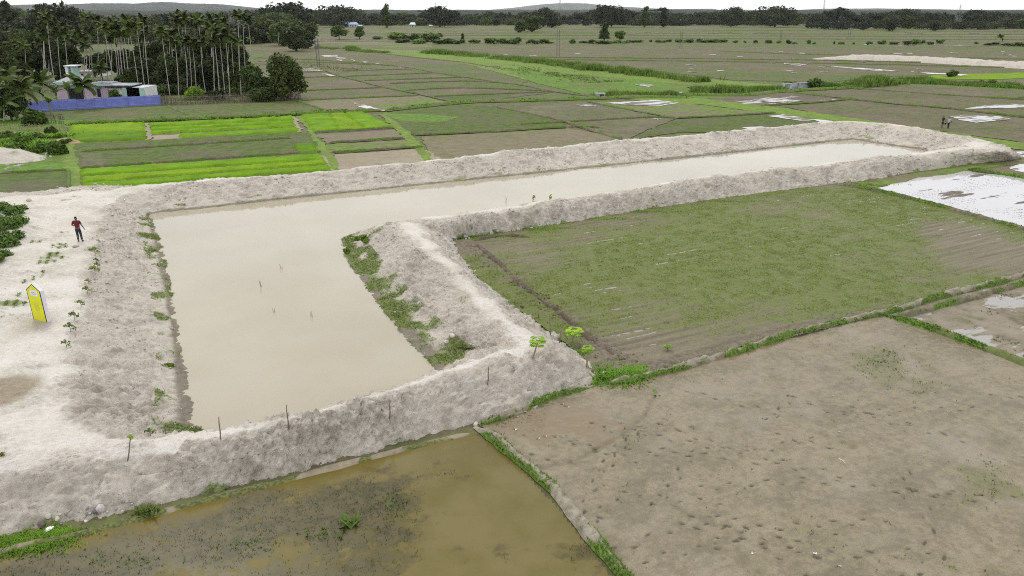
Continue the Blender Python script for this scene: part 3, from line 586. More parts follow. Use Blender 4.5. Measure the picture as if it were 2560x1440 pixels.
col=t.mix(t.math('MULTIPLY',t.ss(m2,.49,.68),.6),col,(.118,.10,.05))
col=t.mix(t.math('MULTIPLY',t.ss(m3,.5,.66),.5),col,(.29,.252,.195))
col=t.mix(t.math('MULTIPLY',t.ss(n3,.5,.64),.55),col,(.115,.10,.058))
g=t.math('ADD',t.attr('gr'),t.math('MULTIPLY',t.math('SUBTRACT',t.math('ADD',t.math('MULTIPLY',n3,.6),t.math('MULTIPLY',n2,.5)),.55),1.6))
col=t.mix(t.math('MULTIPLY',t.ss(g,.35,.95),.75),col,t.mix(t.ss(n2,.35,.65),(.075,.082,.022),(.16,.16,.055)))
col=t.mix(t.math('MULTIPLY',t.ss(t.attr('wet'),.3,.75),.8),col,(.19,.143,.083))
col=t.mix(t.math('MULTIPLY',t.ss(t.attr('dark'),.1,.6),.82),col,(.075,.065,.05))
r=t.ss(t.math('ADD',n2,t.math('MULTIPLY',n1,.5)),.55,1.0,.22,.7); wq=t.ss(t.attr('wet'),.3,.75); r=t.math('ADD',t.math('MULTIPLY',r,t.math('SUBTRACT',1.0,wq)),t.math('MULTIPLY',wq,.1))
t.bsdf(col,r,t.bump(t.math('ADD',n2,t.math('MULTIPLY',n3,.8)),t.math('MULTIPLY_ADD',wq,-.4,.45),.05),spec=.28); M['mud1']=t.m
o1,w1=near(PM1,.055,mud1,M['mud1'],'bare wet mud plot with rows of footprints')
# second mud plot (upper right) whitish
def mud2(X,Y):
    Z=.06+.03*fbm(X*.7,Y*.7,4,15)+.012*fbm(X*5,Y*5,3,6)+.25*.12*clods(X*1.4,Y*1.4,12); return Z,{'gr':np.clip(-.2+1.6*fbm(X*.5,Y*.5,4,31),0,1)}
o2,w2=near([(2212,790),(2350,752),(2600,690),(2900,640),(2900,1010),(2600,935),(2300,822)],.09,mud2,field_mat('pale wet mud',(.2,.175,.14),(.33,.295,.245),(.10,.11,.035),.6,.56,.5,.25,pud=.56,fine=6.0,psc=(.25,.6,1),wet=(.26,.24,.215),wr=.09),'whitish wet mud plot with puddles at the right edge')
# green weedy paddy
PM3=[(1135,606),(1300,576),(1460,552),(1600,528),(1800,498),(2000,472),(2090,461),(2200,482),(2330,515),(2600,586),(2900,650),(2900,630),(2600,690),(2380,742),(2200,792),(1900,868),(1600,950),(1495,945),(1430,872),(1350,812),(1230,732),(1150,645)]
def paddy(X,Y):
    a,b=rowco(X,Y); fw=np.clip(fbm(X*.16,Y*.16,3,4)*1.6+.4,.1,1)
    Z=.082+.022*fw*np.sin(b*2*math.pi/.62+2.2*fbm(X*.25,Y*.25,2,2))+.03*fbm(a*.5,b*2.2,4,19)+.016*fbm(X*4,Y*4,3,6)
    c=P(1440,800); edge=np.zeros_like(X); P0=[P(q,r)[:2] for q,r in ((1160,615),(1230,660),(1330,745),(1420,805),(1500,880),(1620,935),(1900,862),(2200,785))]
    for p0,p1 in zip(P0,P0[1:]):
        e=p1-p0; tt=np.clip(((X-p0[0])*e[0]+(Y-p0[1])*e[1])/(e@e),0,1); d=np.hypot(X-p0[0]-e[0]*tt,Y-p0[1]-e[1]*tt); edge=np.maximum(edge,np.clip(1.1-d/1.7+.35*fbm(X*.8,Y*.8,3,2),0,1))
    Z+=edge*.55*clods(X*.9,Y*.9,13); 
    gz=.82+.8*fbm(X*.12,Y*.12,4,44)+.35*fbm(a*.25,b*1.2,4,45)
    for (q,r_,rr,st) in ((1900,640,9,.35),(1700,620,7,.25),(1500,690,5,.15),(2150,560,7,.3),(2150,720,5,.2),(1750,880,3,.2),(2050,740,4,.15)):
        cc_=P(q,r_); gz+=st*np.exp(-((X-cc_[0])**2+(Y-cc_[1])**2)/rr**2)
    for (q,r_,rr,st) in ((1400,620,3.5,.5),(2500,640,6,.5),(1650,820,5,.25),(1420,900,3,.4),(2400,580,5,.3),(1600,920,3,.3)):
        cc_=P(q,r_); gz-=st*np.exp(-((X-cc_[0])**2+(Y-cc_[1])**2)/rr**2)
    gz-=edge*.3; return Z,{'gr':np.clip(gz,0,1),'edge':edge}
t=NT('weedy paddy'); p=t.pos(); n1=t.noise(p,.25,5); n2=t.noise(p,4.5,5,.7); n3=t.noise(p,18.0,3,.7); q=t.noise(t.pos((.16,2.4,1),-FANG),1.0,5,.6)
k=t.math('ADD',t.math('MULTIPLY',n2,.5),t.math('MULTIPLY',q,.5)); col=t.mix(t.ss(k,.38,.62),(.115,.098,.06),(.205,.178,.115))
col=t.mix(t.math('MULTIPLY',t.ss(t.attr('edge'),.25,.8),.7),col,t.mix(t.ss(n2,.35,.65),(.10,.08,.058),(.21,.175,.13)))
g=t.math('ADD',t.attr('gr'),t.math('MULTIPLY',t.math('SUBTRACT',t.math('ADD',t.math('MULTIPLY',n2,.6),t.math('ADD',t.math('MULTIPLY',n3,.5),t.math('MULTIPLY',q,.5))),.8),1.5))
col=t.mix(t.math('MULTIPLY',t.ss(g,.3,.85),.82),col,t.mix(t.ss(n3,.35,.65),(.082,.115,.016),(.145,.18,.036)))
z=t.n('ShaderNodeSeparateXYZ',{0:t.pos()}).outputs[2]
t.bsdf(col,t.ss(n2,.35,.65,.35,.75),t.bump(t.math('ADD',n2,n3),.5,.06),spec=.15); M['paddy']=t.m
o3,w3=near(PM3,.085,paddy,M['paddy'],'weedy green paddy plot with water in its furrows')
field(None,simple('paddy water',(.2,.18,.15),.04,.1,.5,.5),'thin water standing in the furrows of the weedy paddy',name='field_water',cat='water',world=[*wpoly([(1190,612),(1460,556),(2000,477),(2090,465),(2600,590),(2900,655),(2900,630),(2600,690),(2200,790),(1610,945),(1450,865),(1250,725)])],z=.051)
for obj_,zf,k_,hh,key in ((PM3,paddy,120000,.055,'paddygrass'),(PM1,mud1,16000,.06,'mudgrass'),([(2212,790),(2350,752),(2600,690),(2600,935),(2300,822)],mud2,2600,.10,'mudgrass')):
    w=wpoly(obj_); x=rng.uniform(w[:,0].min(),min(w[:,0].max(),46),k_*3); y=rng.uniform(w[:,1].min(),w[:,1].max(),k_*3); m=pip(x,y,w); x,y=x[m],y[m]; Z,at=zf(x,y)
    keep=rng.random(len(x))<np.clip(at['gr']*1.25-.42,.01,1)*np.clip(.5+1.4*fbm(x*1.6,y*1.6,3,91),.05,1); q=np.stack([x,y,Z],-1)[keep][:k_]; tufts(key,q,hh)
# white flooded plots
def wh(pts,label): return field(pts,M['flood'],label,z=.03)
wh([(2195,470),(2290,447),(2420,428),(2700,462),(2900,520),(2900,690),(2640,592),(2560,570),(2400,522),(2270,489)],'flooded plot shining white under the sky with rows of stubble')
wh([(2518,421),(2560,409),(2800,390),(2800,470),(2640,452)],'small flooded plot at the right edge')
wh([(2535,378),(2700,378),(2700,395),(2548,392)],'flooded sliver behind the end of the embankment')
field([(2080,462),(2180,452),(2300,428),(2430,408),(2600,388),(2800,370),(2800,388),(2560,408),(2440,424),(2420,428),(2290,447),(2195,470)],M['mix'],'grassy margin beside the embankment',name='meadow',z=.02)
x=[];
for i in range(5200):
    a=rng.uniform(2195,2620); b=rng.uniform(428,575); x.append((a,b))
w=wpoly([(2205,470),(2290,449),(2420,430),(2620,452),(2620,588),(2560,568),(2400,520),(2270,487)]); q=np.array([P(a,b) for a,b in x]); q=q[pip(q[:,0],q[:,1],w)]; a,b=rowco(q[:,0],q[:,1]); b=np.round(b/.42)*.42+rng.normal(0,.05,len(b)); q=a[:,None]*fd+b[:,None]*fn; q=q[fbm(a*.25,b*.4,3,17)>-.05]; q[:,2]=.03; tufts('stubble',q,.05)
# olive flooded plot, near
PM2=[(-500,1560),(-200,1432),(0,1388),(200,1345),(310,1312),(500,1264),(720,1206),(1000,1132),(1180,1086),(1245,1120),(1310,1185),(1400,1285),(1520,1440),(1930,1970),(-900,1970),(-900,1700)]
t=NT('olive water'); p=t.pos(); wd=t.pos((1,1,1),0); n1=t.noise(p,.33,5,.6); n2=t.noise(p,1.6,5,.65); n3=t.noise(p,7.0,4,.75); gx=t.attr('weed')
k=t.math('ADD',gx,t.math('ADD',t.math('MULTIPLY',t.math('SUBTRACT',n2,.5),2.0),t.math('MULTIPLY',t.math('SUBTRACT',n3,.5),.5)))
base=t.mix(t.ss(n1,.35,.65),(.124,.101,.028),(.157,.129,.049)); base=t.mix(t.math('MULTIPLY',t.attr('rim'),.8),base,(.125,.092,.012))
col=t.mix(t.math('MULTIPLY',t.ss(k,.35,.85),.85),base,t.mix(t.ss(n2,.4,.6),(.038,.036,.014),(.082,.068,.029)))
t.bsdf(col,t.ss(k,.4,.9,.10,.35),t.bump(n3,.03,.03),spec=.3,IOR=1.33); M['olivewater']=t.m
RIM=[P(a,b)[:2] for a,b in ((-200,1432),(200,1345),(500,1264),(1000,1132),(1185,1086))]
def olive(X,Y):
    g=np.zeros_like(X)+.34+.9*fbm(X*.42,Y*.62,4,12); rim=np.zeros_like(X)
    for (a,b,rr,st) in ((850,1230,2.2,.35),(1000,1290,2.0,.45),(650,1290,2.4,.4),(400,1380,2.4,.5),(820,1340,2.0,.4),(150,1420,2.,.5),(950,1400,1.5,.3),(560,1400,1.8,.3)):
        c=P(a,b); g+=st*np.exp(-((X-c[0])**2+(Y-c[1])**2)/rr**2)
    for (a,b,rr,st) in ((1250,1250,2.2,.5),(1150,1130,1.6,.6),(1350,1380,1.5,.35),(700,1235,1.0,.3)):
        c=P(a,b); g-=st*np.exp(-((X-c[0])**2+(Y-c[1])**2)/rr**2)
    for p0,p1 in zip(RIM,RIM[1:]):
        e=p1-p0; tt=np.clip(((X-p0[0])*e[0]+(Y-p0[1])*e[1])/(e@e),0,1); d=np.hypot(X-p0[0]-e[0]*tt,Y-p0[1]-e[1]*tt); rim=np.maximum(rim,np.clip(1-d/.45,0,1)); g-=.5*np.clip(1-d/.9,0,1)
    return np.zeros_like(X)+.02,{'weed':np.clip(g,0,1),'rim':rim}
o4,_=near(PM2,.12,olive,M['olivewater'],'olive water of the flooded plot at the bottom')
w=wpoly(PM2); x=rng.uniform(w[:,0].min(),w[:,0].max(),36000); y=rng.uniform(w[:,1].min(),w[:,1].max(),36000); m=pip(x,y,w); x,y=x[m],y[m]; Z,at=olive(x,y)
keep=rng.random(len(x))<np.clip(at['weed']*1.4-.55+.9*fbm(x*1.1,y*1.1,3,23),0,1); tufts('weeds',np.stack([x,y,Z-.01],-1)[keep],.055)
# mud strip between embankment toe and olive water
bund([(-300,1468),(0,1378),(200,1335),(300,1308),(500,1257),(720,1198),(1000,1126),(1185,1081)],.5,.07,bund_mat('silt strip',(.22,.185,.13),(.29,.25,.185),(.12,.13,.045)),'narrow silt strip along the embankment toe',0,lump=.38,name='silt_strip',zb=.012,lo=.1)
# near bunds
def BN(pts,wd,h,m,lab,g=60,**k): bund(pts,wd,h,M[m],lab,g,zb=.08,lo=.08,**k)
BN([(1190,1068),(1215,1086),(1250,1110),(1300,1150),(1370,1215),(1420,1270),(1480,1340),(1560,1440),(1650,1560),(1950,1960)],.52,.2,'bundpale','grassy bund running to the bottom edge between mud and olive water',150,gh=.085,lump=.5)
BN([(1510,962),(1590,952),(1700,925),(1850,880),(2050,822),(2200,788),(2350,747),(2560,690),(2800,625)],.5,.2,'bundpale','bund with pale bare stretches beside the weedy paddy',75,gh=.085,lump=.5)
BN([(2230,796),(2367,766),(2560,712),(2800,650)],.5,.2,'bund','lower grassy bund running beside the pale one',60,gh=.09)
BN([(2212,792),(2300,820),(2430,866),(2600,932),(2800,1010)],.55,.24,'bundgreen','green bund between two mud plots at the right',200,gh=.09)
BN([(2085,462),(2200,482),(2330,514),(2600,588),(2800,645)],.55,.22,'bund','low bund between weedy paddy and white flooded plot',60,gh=.1)
BN([(2420,425),(2560,446),(2800,486)],.5,.2,'bundgreen','green bund between the white flooded plots',60,gh=.12)
BN([(1195,1068),(1260,1046),(1330,1018),(1400,992),(1490,968)],.45,.2,'bundpale','stony pale bund along the embankment foot',60,gh=.1,lump=.4)
BN([(1185,612),(1235,655),(1310,720),(1400,790),(1470,850),(1560,905)],.5,.15,'bunddark','ridge of dark ploughed clods beside the inner embankment',0,lump=.55,name='clod_ridge')
BN([(1180,606),(1250,592),(1330,596)],.5,.12,'bunddark','short ridge of dark clods at the paddy corner',0,lump=.55,name='clod_ridge')
# grass patches near 
def gp(a,b,rx,ry,n,h,key,z=0.02):
    c=P(a,b,z); q=np.stack([rng.normal(c[0],rx,n),rng.normal(c[1],ry,n),np.full(n,z)],-1); tufts(key,q,h)
gp(1550,942,.55,.5,1400,.2,'bright'); gp(1590,938,.25,.25,500,.25,'bright'); gp(1520,968,.35,.2,400,.15,'bright'); gp(1440,885,.3,.25,200,.13,'bright',.1)
for a,b,rx,ry,n in ((1180,594,.6,.25,260),(1230,592,1,.2,420),(1350,572,1.3,.35,800),(1530,548,1.6,.3,700),(1640,530,2,.25,600),(1820,504,2,.25,600),(1990,482,2,.25,500),(2120,462,2,.5,500)): gp(a,b,rx,ry,n,.13,'lush')
gp(60,1362,.7,.25,1300,.09,'lush'); gp(140,1338,.4,.2,700,.09,'lush'); gp(-20,1378,.5,.2,500,.09,'lush'); gp(365,1278,.16,.1,260,.14,'bankgrass',.1)
gp(800,1335,.4,.25,30,.10,'weedgreen'); gp(980,1255,.3,.2,20,.10,'weedgreen'); gp(868,1312,.1,.1,16,.28,'weedgreen'); gp(640,1360,.7,.25,60,.08,'weedgreen'); gp(1010,1290,.5,.3,25,.07,'weedgreen'); gp(300,1400,.8,.2,60,.08,'weedgreen')
# reeds and rank grass along the canal
def reeds(pts,wd,n,h,key):
    c=resample([P(a,b,.1) for a,b in pts],2.0); i=rng.integers(0,len(c)-1,n); f=rng.random((n,1)); p=c[i]*(1-f)+c[i+1]*f; t_=c[i+1]-c[i]; t_/=np.linalg.norm(t_,axis=1)[:,None]
    p=p+np.stack([-t_[:,1],t_[:,0],0*t_[:,0]],1)*rng.normal(0,wd,(n,1)); keep=fbm(p[:,0]*.12,p[:,1]*.12,3,5)>-.33; tufts(key,p[keep],h)
reeds([(800,119),(860,124),(930,130),(965,132)],1.5,2600,.75,'reed'); reeds([(1065,131),(1250,146),(1400,162),(1500,177),(1620,188),(1700,195),(1775,204)],1.9,6500,.85,'reed')
reeds([(1485,240),(1560,238),(1690,236)],.9,1500,.8,'reed'); reeds([(1690,236),(1800,232),(1900,224),(1960,222)],1.0,1300,.8,'reed'); reeds([(2060,220),(2130,216),(2265,206),(2405,212),(2560,220),(2660,226)],1.3,4600,.72,'reed')
reeds([(2130,214),(2265,205),(2330,203)],1.4,1500,.95,'reed')
reeds([(-40,360),(80,350),(170,360)],2.2,2600,.6,'lush'); reeds([(170,312),(360,303),(560,295),(750,286)],.35,1800,.32,'lush')
for a,b,s_ in ((700,150,.5),(1250,165,1.2),(1350,180,1.2)): reeds([(a,b),(a+180,b+25)],3,500,.35,'bund')
# dry clods along the ploughed ridge
rp=resample([P(q,r_) for q,r_ in ((1150,615),(1190,625),(1250,680),(1310,722),(1400,792),(1470,852),(1560,905),(1600,930))],.1); k_=rng.integers(0,len(rp),2600); q=rp[k_]+np.stack([rng.normal(0,.42,2600),rng.normal(0,.28,2600),np.full(2600,.10)],1); cs=.03*np.exp(rng.normal(0,.5,2600)).clip(.5,4); v_,f_=chunks(q,cs,8)
tag(obj('dark_clods',mesh_from('dark_clods',v_,f_),simple('dark clods',(.095,.077,.055),.95,.45,2)),'dark ploughed clods strewn along the edge of the weedy paddy','clods',kind='stuff')
GM={'bund':((.125,.19,.04),'grass along the field bunds'),'bankgrass':((.17,.215,.06),'sparse grass growing on the pale embankment'),'paddygrass':((.185,.23,.048),'young weeds and rice covering the wet paddy'),'mudgrass':((.125,.13,.05),'faint weeds sprouting in the bare mud plots'),'stubble':((.11,.10,.07),'stubble rows standing in the white flooded plot'),
'weeds':((.055,.062,.022),'dark water weeds in the olive flooded plot'),'bright':((.13,.245,.03),'bright grass at the embankment corner'),'lush':((.17,.30,.035),'fresh green grass at the embankment foot'),'weedgreen':((.10,.15,.035),'green rice tufts in the olive flooded plot'),'reed':((.19,.29,.06),'tall reeds along the canal')}
for k_,lst in TUFT.items():
    VV=[];FF=[];nb=0
    for pos,h,sp in lst:
        m=len(pos)
        if m==0: continue
        nb_=3 if k_!='reed' else 5
        for b_ in range(nb_):
            a=rng.uniform(0,2*math.pi,m); hh=h*rng.uniform(.6,1.4,m)*((.45+1.5*np.clip(.45+.9*fbm(pos[:,0]*.13,pos[:,1]*.13,3,7),0,1)) if k_=='reed' else 1); wd=hh*(.26 if k_!='reed' else .09)*rng.uniform(.7,1.3,m); ln=hh*(rng.uniform(.5,1.5,m) if k_!='reed' else rng.uniform(.1,.8,m))
            q=pos+np.stack([rng.normal(0,h*.35,m),rng.normal(0,h*.35,m),np.zeros(m)],1)
            dx,dy=np.cos(a),np.sin(a); o_=np.stack([-dy*wd,dx*wd,0*wd],1); tip=q+np.stack([dx*ln,dy*ln,hh*(.75 if k_!='reed' else 1)],1); base=q-np.array([0,0,.02])
            VV.append(np.stack([base-o_,base+o_,tip],1).reshape(-1,3))
    if not VV: continue
    VV=np.concatenate(VV); FF=np.arange(len(VV)).reshape(-1,3)
    tag(obj('reeds' if k_=='reed' else 'water_weeds' if k_=='weeds' else 'grass',mesh_from('grass',VV,FF),grass_mat('grass '+k_,GM[k_][0])),GM[k_][1],'reeds' if k_=='reed' else 'grass',kind='stuff')
# ---------------------------------------------------------------- vegetation builders
def tube_q(pts,rs,n=6):
    pts=np.asarray(pts,float); m=len(pts); t=np.gradient(pts,axis=0); t/=np.linalg.norm(t,axis=1)[:,None]+1e-9
    a=np.cross(t,np.array([.3,1,.1])); a/=np.linalg.norm(a,axis=1)[:,None]+1e-9; b=np.cross(t,a); w=np.arange(n)/n*2*np.pi
    v=pts[:,None]+(a[:,None]*np.cos(w)[None,:,None]+b[:,None]*np.sin(w)[None,:,None])*np.asarray(rs)[:,None,None]
    i=np.arange(m-1); j=np.arange(n); I,J=np.meshgrid(i,j,indexing='ij')
    return v.reshape(-1,3),np.stack([I*n+J,I*n+(J+1)%n,(I+1)*n+(J+1)%n,(I+1)*n+J],-1).reshape(-1,4)
def join(*ps):
    V=[];Fq=[];b=0
    for v,f in ps: V.append(v);Fq.append(f+b);b+=len(v)
    return np.concatenate(V),np.concatenate(Fq)
def leaves(blobs,n,size,g,inner=.5,up=.35):
    B_=np.array(blobs,float); wt=(B_[:,3]*B_[:,4]*B_[:,5])**.66; k=g.choice(len(B_),n,p=wt/wt.sum()); d=g.normal(size=(n,3)); d/=np.linalg.norm(d,axis=1)[:,None]
    rr=(inner+(1-inner)*g.random(n)**.6)*(1+.12*g.normal(size=n)); p=B_[k,:3]+d*B_[k,3:]*rr[:,None]
    nn=d*.7+g.normal(size=(n,3))*.55+np.array([0,0,up]); nn/=np.linalg.norm(nn,axis=1)[:,None]
    a=np.cross(nn,g.normal(size=(n,3))); a/=np.linalg.norm(a,axis=1)[:,None]+1e-9; b=np.cross(nn,a)
    s=size*g.uniform(.55,1.35,n)[:,None]; v=np.stack([p-a*s,p-b*s*.55+nn*s*.12,p+a*s,p+b*s*.55+nn*s*.12],1).reshape(-1,3)
    return v,np.arange(4*n).reshape(-1,4)
def blobs_for(kind,w,h,g):
    o=[]; r=w/2
    if kind=='round':
        for i in range(15):
            a=g.uniform(0,6.28); q=g.random()**.5; z=g.uniform(.32,.88); rr=r*.62*q*math.sqrt(max(.1,1-((z-.55)/.45)**2)); s=g.uniform(.24,.40)*r
            o.append((rr*math.cos(a),rr*math.sin(a),z*h,s*1.2,s*1.2,s*.85*min(1.3,h/w)))
    elif kind=='umbrella':
        for i in range(26):
            a=g.uniform(0,6.28); q=g.random()**.5; s=g.uniform(.17,.28)*r; o.append((r*.82*q*math.cos(a),r*.82*q*math.sin(a),h*(.93-.34*q*q+g.uniform(-.1,.03)),s*1.4,s*1.4,s*.6))
        for i in range(8):
            a=g.uniform(0,6.28); o.append((r*.6*math.cos(a),r*.6*math.sin(a),h*g.uniform(.35,.55),r*.22,r*.22,r*.14))
    elif kind=='tall':
        for i in range(15):
            z=g.uniform(.25,.95); a=g.uniform(0,6.28); rr=r*.6*(1.1-z*.7)*g.random(); s=r*g.uniform(.3,.45)*(1.15-.5*z); o.append((rr*math.cos(a),rr*math.sin(a),z*h,s,s,s*.9))
    elif kind=='tier':
        for i in range(11):
            z=.22+.74*i/10; R_=r*(1.05-z*.85)
            for k in range(5): a=k*1.256+i*.7+g.uniform(-.3,.3); o.append((R_*.6*math.cos(a),R_*.6*math.sin(a),z*h,R_*.5,R_*.5,h*.028))
    else:
        for i in range(12):
            a=g.uniform(0,6.28); q=g.random()**.5; z=g.uniform(.18,.72)*(1.05-.35*q); s=r*g.uniform(.28,.42); o.append((r*.68*q*math.cos(a),r*.68*q*math.sin(a),z*h,s,s,min(s,h*.3)))
    return o
def trunk_for(kind,w,h,g,tr=.035):
    top=.72*h if kind!='bush' else .5*h; r0=tr*h*(.55 if kind=='bush' else 1); P_=[tube_q([(0,0,-.1),(.01*h,0,.3*top),(-.01*h,.01*h,.7*top),(0,0,top)],[r0*1.25,r0,r0*.75,r0*.3],7)]
    for i in range(5):
        a=i*1.26+g.uniform(-.4,.4); z=top*g.uniform(.3,.7); L=w*.36; P_.append(tube_q([(0,0,z),(L*.5*math.cos(a),L*.5*math.sin(a),z+.12*h),(L*math.cos(a),L*math.sin(a),z+.22*h)],[r0*.6,r0*.4,r0*.15],5))
    return join(*P_)
MT={'dark':leaf_mat('dark foliage',(.043,.068,.025),.6),'mid':leaf_mat('mid foliage',(.065,.115,.032),.5),'green':leaf_mat('green foliage',(.095,.18,.035),.5),'light':leaf_mat('light foliage',(.13,.24,.03),.45),
 'far':leaf_mat('far dark foliage',(.032,.044,.031),.6,sc=.15),'fargreen':leaf_mat('far green foliage',(.052,.084,.03),.5,sc=.15),'palm':leaf_mat('palm fronds',(.06,.094,.027),.5),'coco':leaf_mat('coconut fronds',(.055,.105,.022),.45),'banana':leaf_mat('banana leaves',(.09,.17,.03),.4),
 'sap':leaf_mat('sapling leaves',(.15,.22,.06),.5,sc=3),'papaya':leaf_mat('papaya leaves',(.24,.42,.05),.35,sc=2),'creeper':leaf_mat('creeper leaves',(.085,.165,.04),.5,sc=1.2)}
BARK=simple('bark',(.10,.085,.07),.9,.4,3); PALMBARK=simple('pale palm bark',(.40,.37,.34),.85,.3,2)
def tree(name,label,cat,kind,loc,w,h,mat,n=2600,leaf=.4,seed=0,group=None,rz=0,tr=.035):
    g=np.random.default_rng(seed+11); t=thing(name,label,cat,loc,rz,group)
    v,f=trunk_for(kind,w,h,g,tr); obj('trunk' if kind!='bush' else 'stems',mesh_from('trunk',v,f,True),BARK,t)
    v,f=leaves(blobs_for(kind,w,h,g),n,leaf,g); obj('crown' if kind!='bush' else 'foliage',mesh_from('crown',v,f),MT[mat],t); return t
def tree_px(name,label,cat,kind,px,base,top,wpx,mat,n=2600,leaf=.4,seed=0,group=None,z=0.0,**k):
    b=P(px,base,z); tp=PY(px,top,b[1]); sc=np.linalg.norm(b-np.array([0,0,CAMZ]))/math.hypot(F,px-1280,base-720)
    return tree(name,label,cat,kind,b,wpx*sc,max(.2,tp[2]-z),mat,n,leaf,seed,group,rng.uniform(0,6),**k)
def frond(L,el,az,droop,nl=14,lw=.035,ll=.55,g=None):
    s=np.linspace(0,1,9); e=el-droop*s**1.3; ds=L/8; x=np.concatenate([[0],np.cumsum(np.cos(e[:-1])*ds)]); z=np.concatenate([[0],np.cumsum(np.sin(e[:-1])*ds)])
    V=[];nq=0
    ca,sa=math.cos(az),math.sin(az)
    pt=lambda q:(np.interp(q,s,x),np.interp(q,s,z))
    for i in range(nl):
        q=.14+.86*i/(nl-1); x0,z0=pt(q); x1,z1=pt(min(1,q+lw*3)); l=ll*math.sin(math.pi*(.22+.7*q))**.7*(1 if g is None else g.uniform(.8,1.15))
        for sd in(-1,1):
            tx=x0+l*.35; ty=sd*l*.8; tz=z0-l*.42
            pts=[(x0,0,z0),(x1,0,z1),(tx+lw*2,ty,tz),(tx,ty,tz)]
            V+= [(p[0]*ca-p[1]*sa,p[0]*sa+p[1]*ca,p[2]) for p in pts]; nq+=1
    rv,rf=tube_q([(a*ca,a*sa,b) for a,b in zip(x,z)],np.linspace(.035,.008,9)*L/2,4)
    return join((np.array(V),np.arange(4*nq).reshape(-1,4)),(rv,rf))
def palm_crown(L,nf,g,ll=.55,nl=12,lo=-.5,lw=.035):
    return join(*[frond(L*g.uniform(.8,1.1),lo+(1.45-lo)*((i+.5)/nf)**.8+g.uniform(-.15,.15),i*2.4+g.uniform(-.3,.3),g.uniform(1.0,1.7),nl,lw,ll,g) for i in range(nf)])
# ---------------------------------------------------------------- areca palms of the grove
PC=[]
for s_ in range(4):
    g=np.random.default_rng(50+s_); v,f=palm_crown(1.75,11,g,.8,13,-.75,.075); v[:,2]+=.75; sv,sf=tube_q([(0,0,-.1),(0,0,.8)],[.12,.08],6)
    v,f=join((v,f),(sv,sf)); PC.append(mesh_from('crown',v,f))
for m_ in PC: m_.materials.append(MT['palm'])
def palm(label,bx,by,tx,ty,sc=1.0,group='areca palms of the grove',Y=None,k=0):
    b=P(bx,by) if Y is None else np.array([PY(bx,by,Y)[0],Y,0.]); tp=PY(tx,ty,b[1]); t=thing('areca_palm',label,'palm tree',b,0,group); d=tp-b; h=d[2]
    bend=np.array([rng.uniform(-.2,.2),rng.uniform(-.3,.3),0]); pts=[d*s+bend*math.sin(math.pi*s) for s in np.linspace(0,1,7)]; pts[0][2]-=.2
    v,f=tube_q(pts,np.linspace(.085,.055,7)*rng.uniform(.8,1.25),7); obj('trunk',mesh_from('trunk',v,f,True),PALMBARK,t)
    c=obj('crown',PC[k%4],None,t,d); c.scale=(sc*.88,sc*.88,sc*.95); c.rotation_euler=(rng.uniform(-.15,.15),rng.uniform(-.15,.15),rng.uniform(0,6)); return t
Z1=[(200,400,218,560),(350,300,400,700),(380,190,455,705),(460,280,505,690),(517,310,540,640),(690,400,712,600),(835,250,925,660),(905,222,952,670),(930,280,968,640),(945,285,998,665),(970,280,1022,640),(992,292,1045,662),(1035,262,1115,762),(1095,238,1165,762),(1145,192,1200,752),
 (1295,292,1362,782),(1402,362,1430,772),(1473,362,1497,700),(1512,372,1534,690),(1540,382,1572,700),(1606,372,1646,732),(1697,272,1715,752),(1718,366,1757,772),(1752,287,1802,772),(1806,322,1840,778),(1848,312,1876,722),(1905,372,1930,772)]
Z1=sorted(Z1,key=lambda q:q[2]); ORD='first second third fourth fifth sixth seventh eighth ninth tenth eleventh twelfth thirteenth fourteenth fifteenth sixteenth seventeenth eighteenth nineteenth twentieth twenty-first twenty-second twenty-third twenty-fourth twenty-fifth twenty-sixth twenty-seventh'.split()
for i,q in enumerate(Z1): palm('tall areca palm with pale bare trunk, %s from left in the grove front row'%ORD[i],q[2]/3.2,max(q[3],745)/3.2,q[0]/3.2,q[1]/3.2-4,rng.uniform(.9,1.2),k=i)
for i,(lab,q,s_) in enumerate((('short areca palm with drooping crown left of the grove gap, before the far field',(715,640,686,390),1.0),('small areca palm standing right before the pink house',(826,800,800,575),1.15),('areca palm behind the right end of the grove with a pale trunk',(2216,420,2230,250),1.2),('dark crowned areca palm behind the round dark tree right of the grove',(2014,470,2004,330),1.15))):
    palm(lab,q[2]/3.2 if False else q[0]/3.2,q[1]/3.2,q[2]/3.2,q[3]/3.2,s_,k=i)
for i in range(52):
    x=rng.uniform(200,625) if i<42 else rng.uniform(90,200); top=rng.uniform(42,118); palm('areca palm crowded into the back of the grove, its trunk hidden by other trees',x+rng.uniform(-4,20),rng.uniform(203,216),x,top,rng.uniform(.95,1.25),'areca palms in the back of the grove',k=i)
# dark trees of the grove
GT=[('broad dark mango tree at the left of the pink house','round',100,205,72,165,'dark'),('dark tree right behind the stair tower of the house','round',182,226,100,80,'dark'),('dark round tree behind the front palms, left of the middle of the grove','bush',352,226,100,95,'dark'),('dark tree behind the palms at the middle of the grove','bush',415,226,92,105,'dark'),
 ('dark dense tree behind the light green bush','bush',478,226,98,100,'dark'),('black green tree behind the palms right of the light green bush','bush',545,226,94,105,'dark'),('mid green loose tree at the right end of the grove','bush',636,247,130,98,'mid'),('large dark round tree closing the grove at the right','bush',705,248,108,126,'dark'),
 ('small dark tree beside the right wing of the pink house','round',318,236,168,50,'dark'),('low dark tree under the palms behind the bamboo fence','bush',595,232,140,75,'dark'),('dark tree under the left palms of the grove','round',60,232,120,100,'dark')]
for i,(lab,kd,px,b,tp,wp,m_) in enumerate(GT): tree_px('broadleaf_tree',lab,'tree',kd,px,b,tp,wp,m_,4200,.36,i)
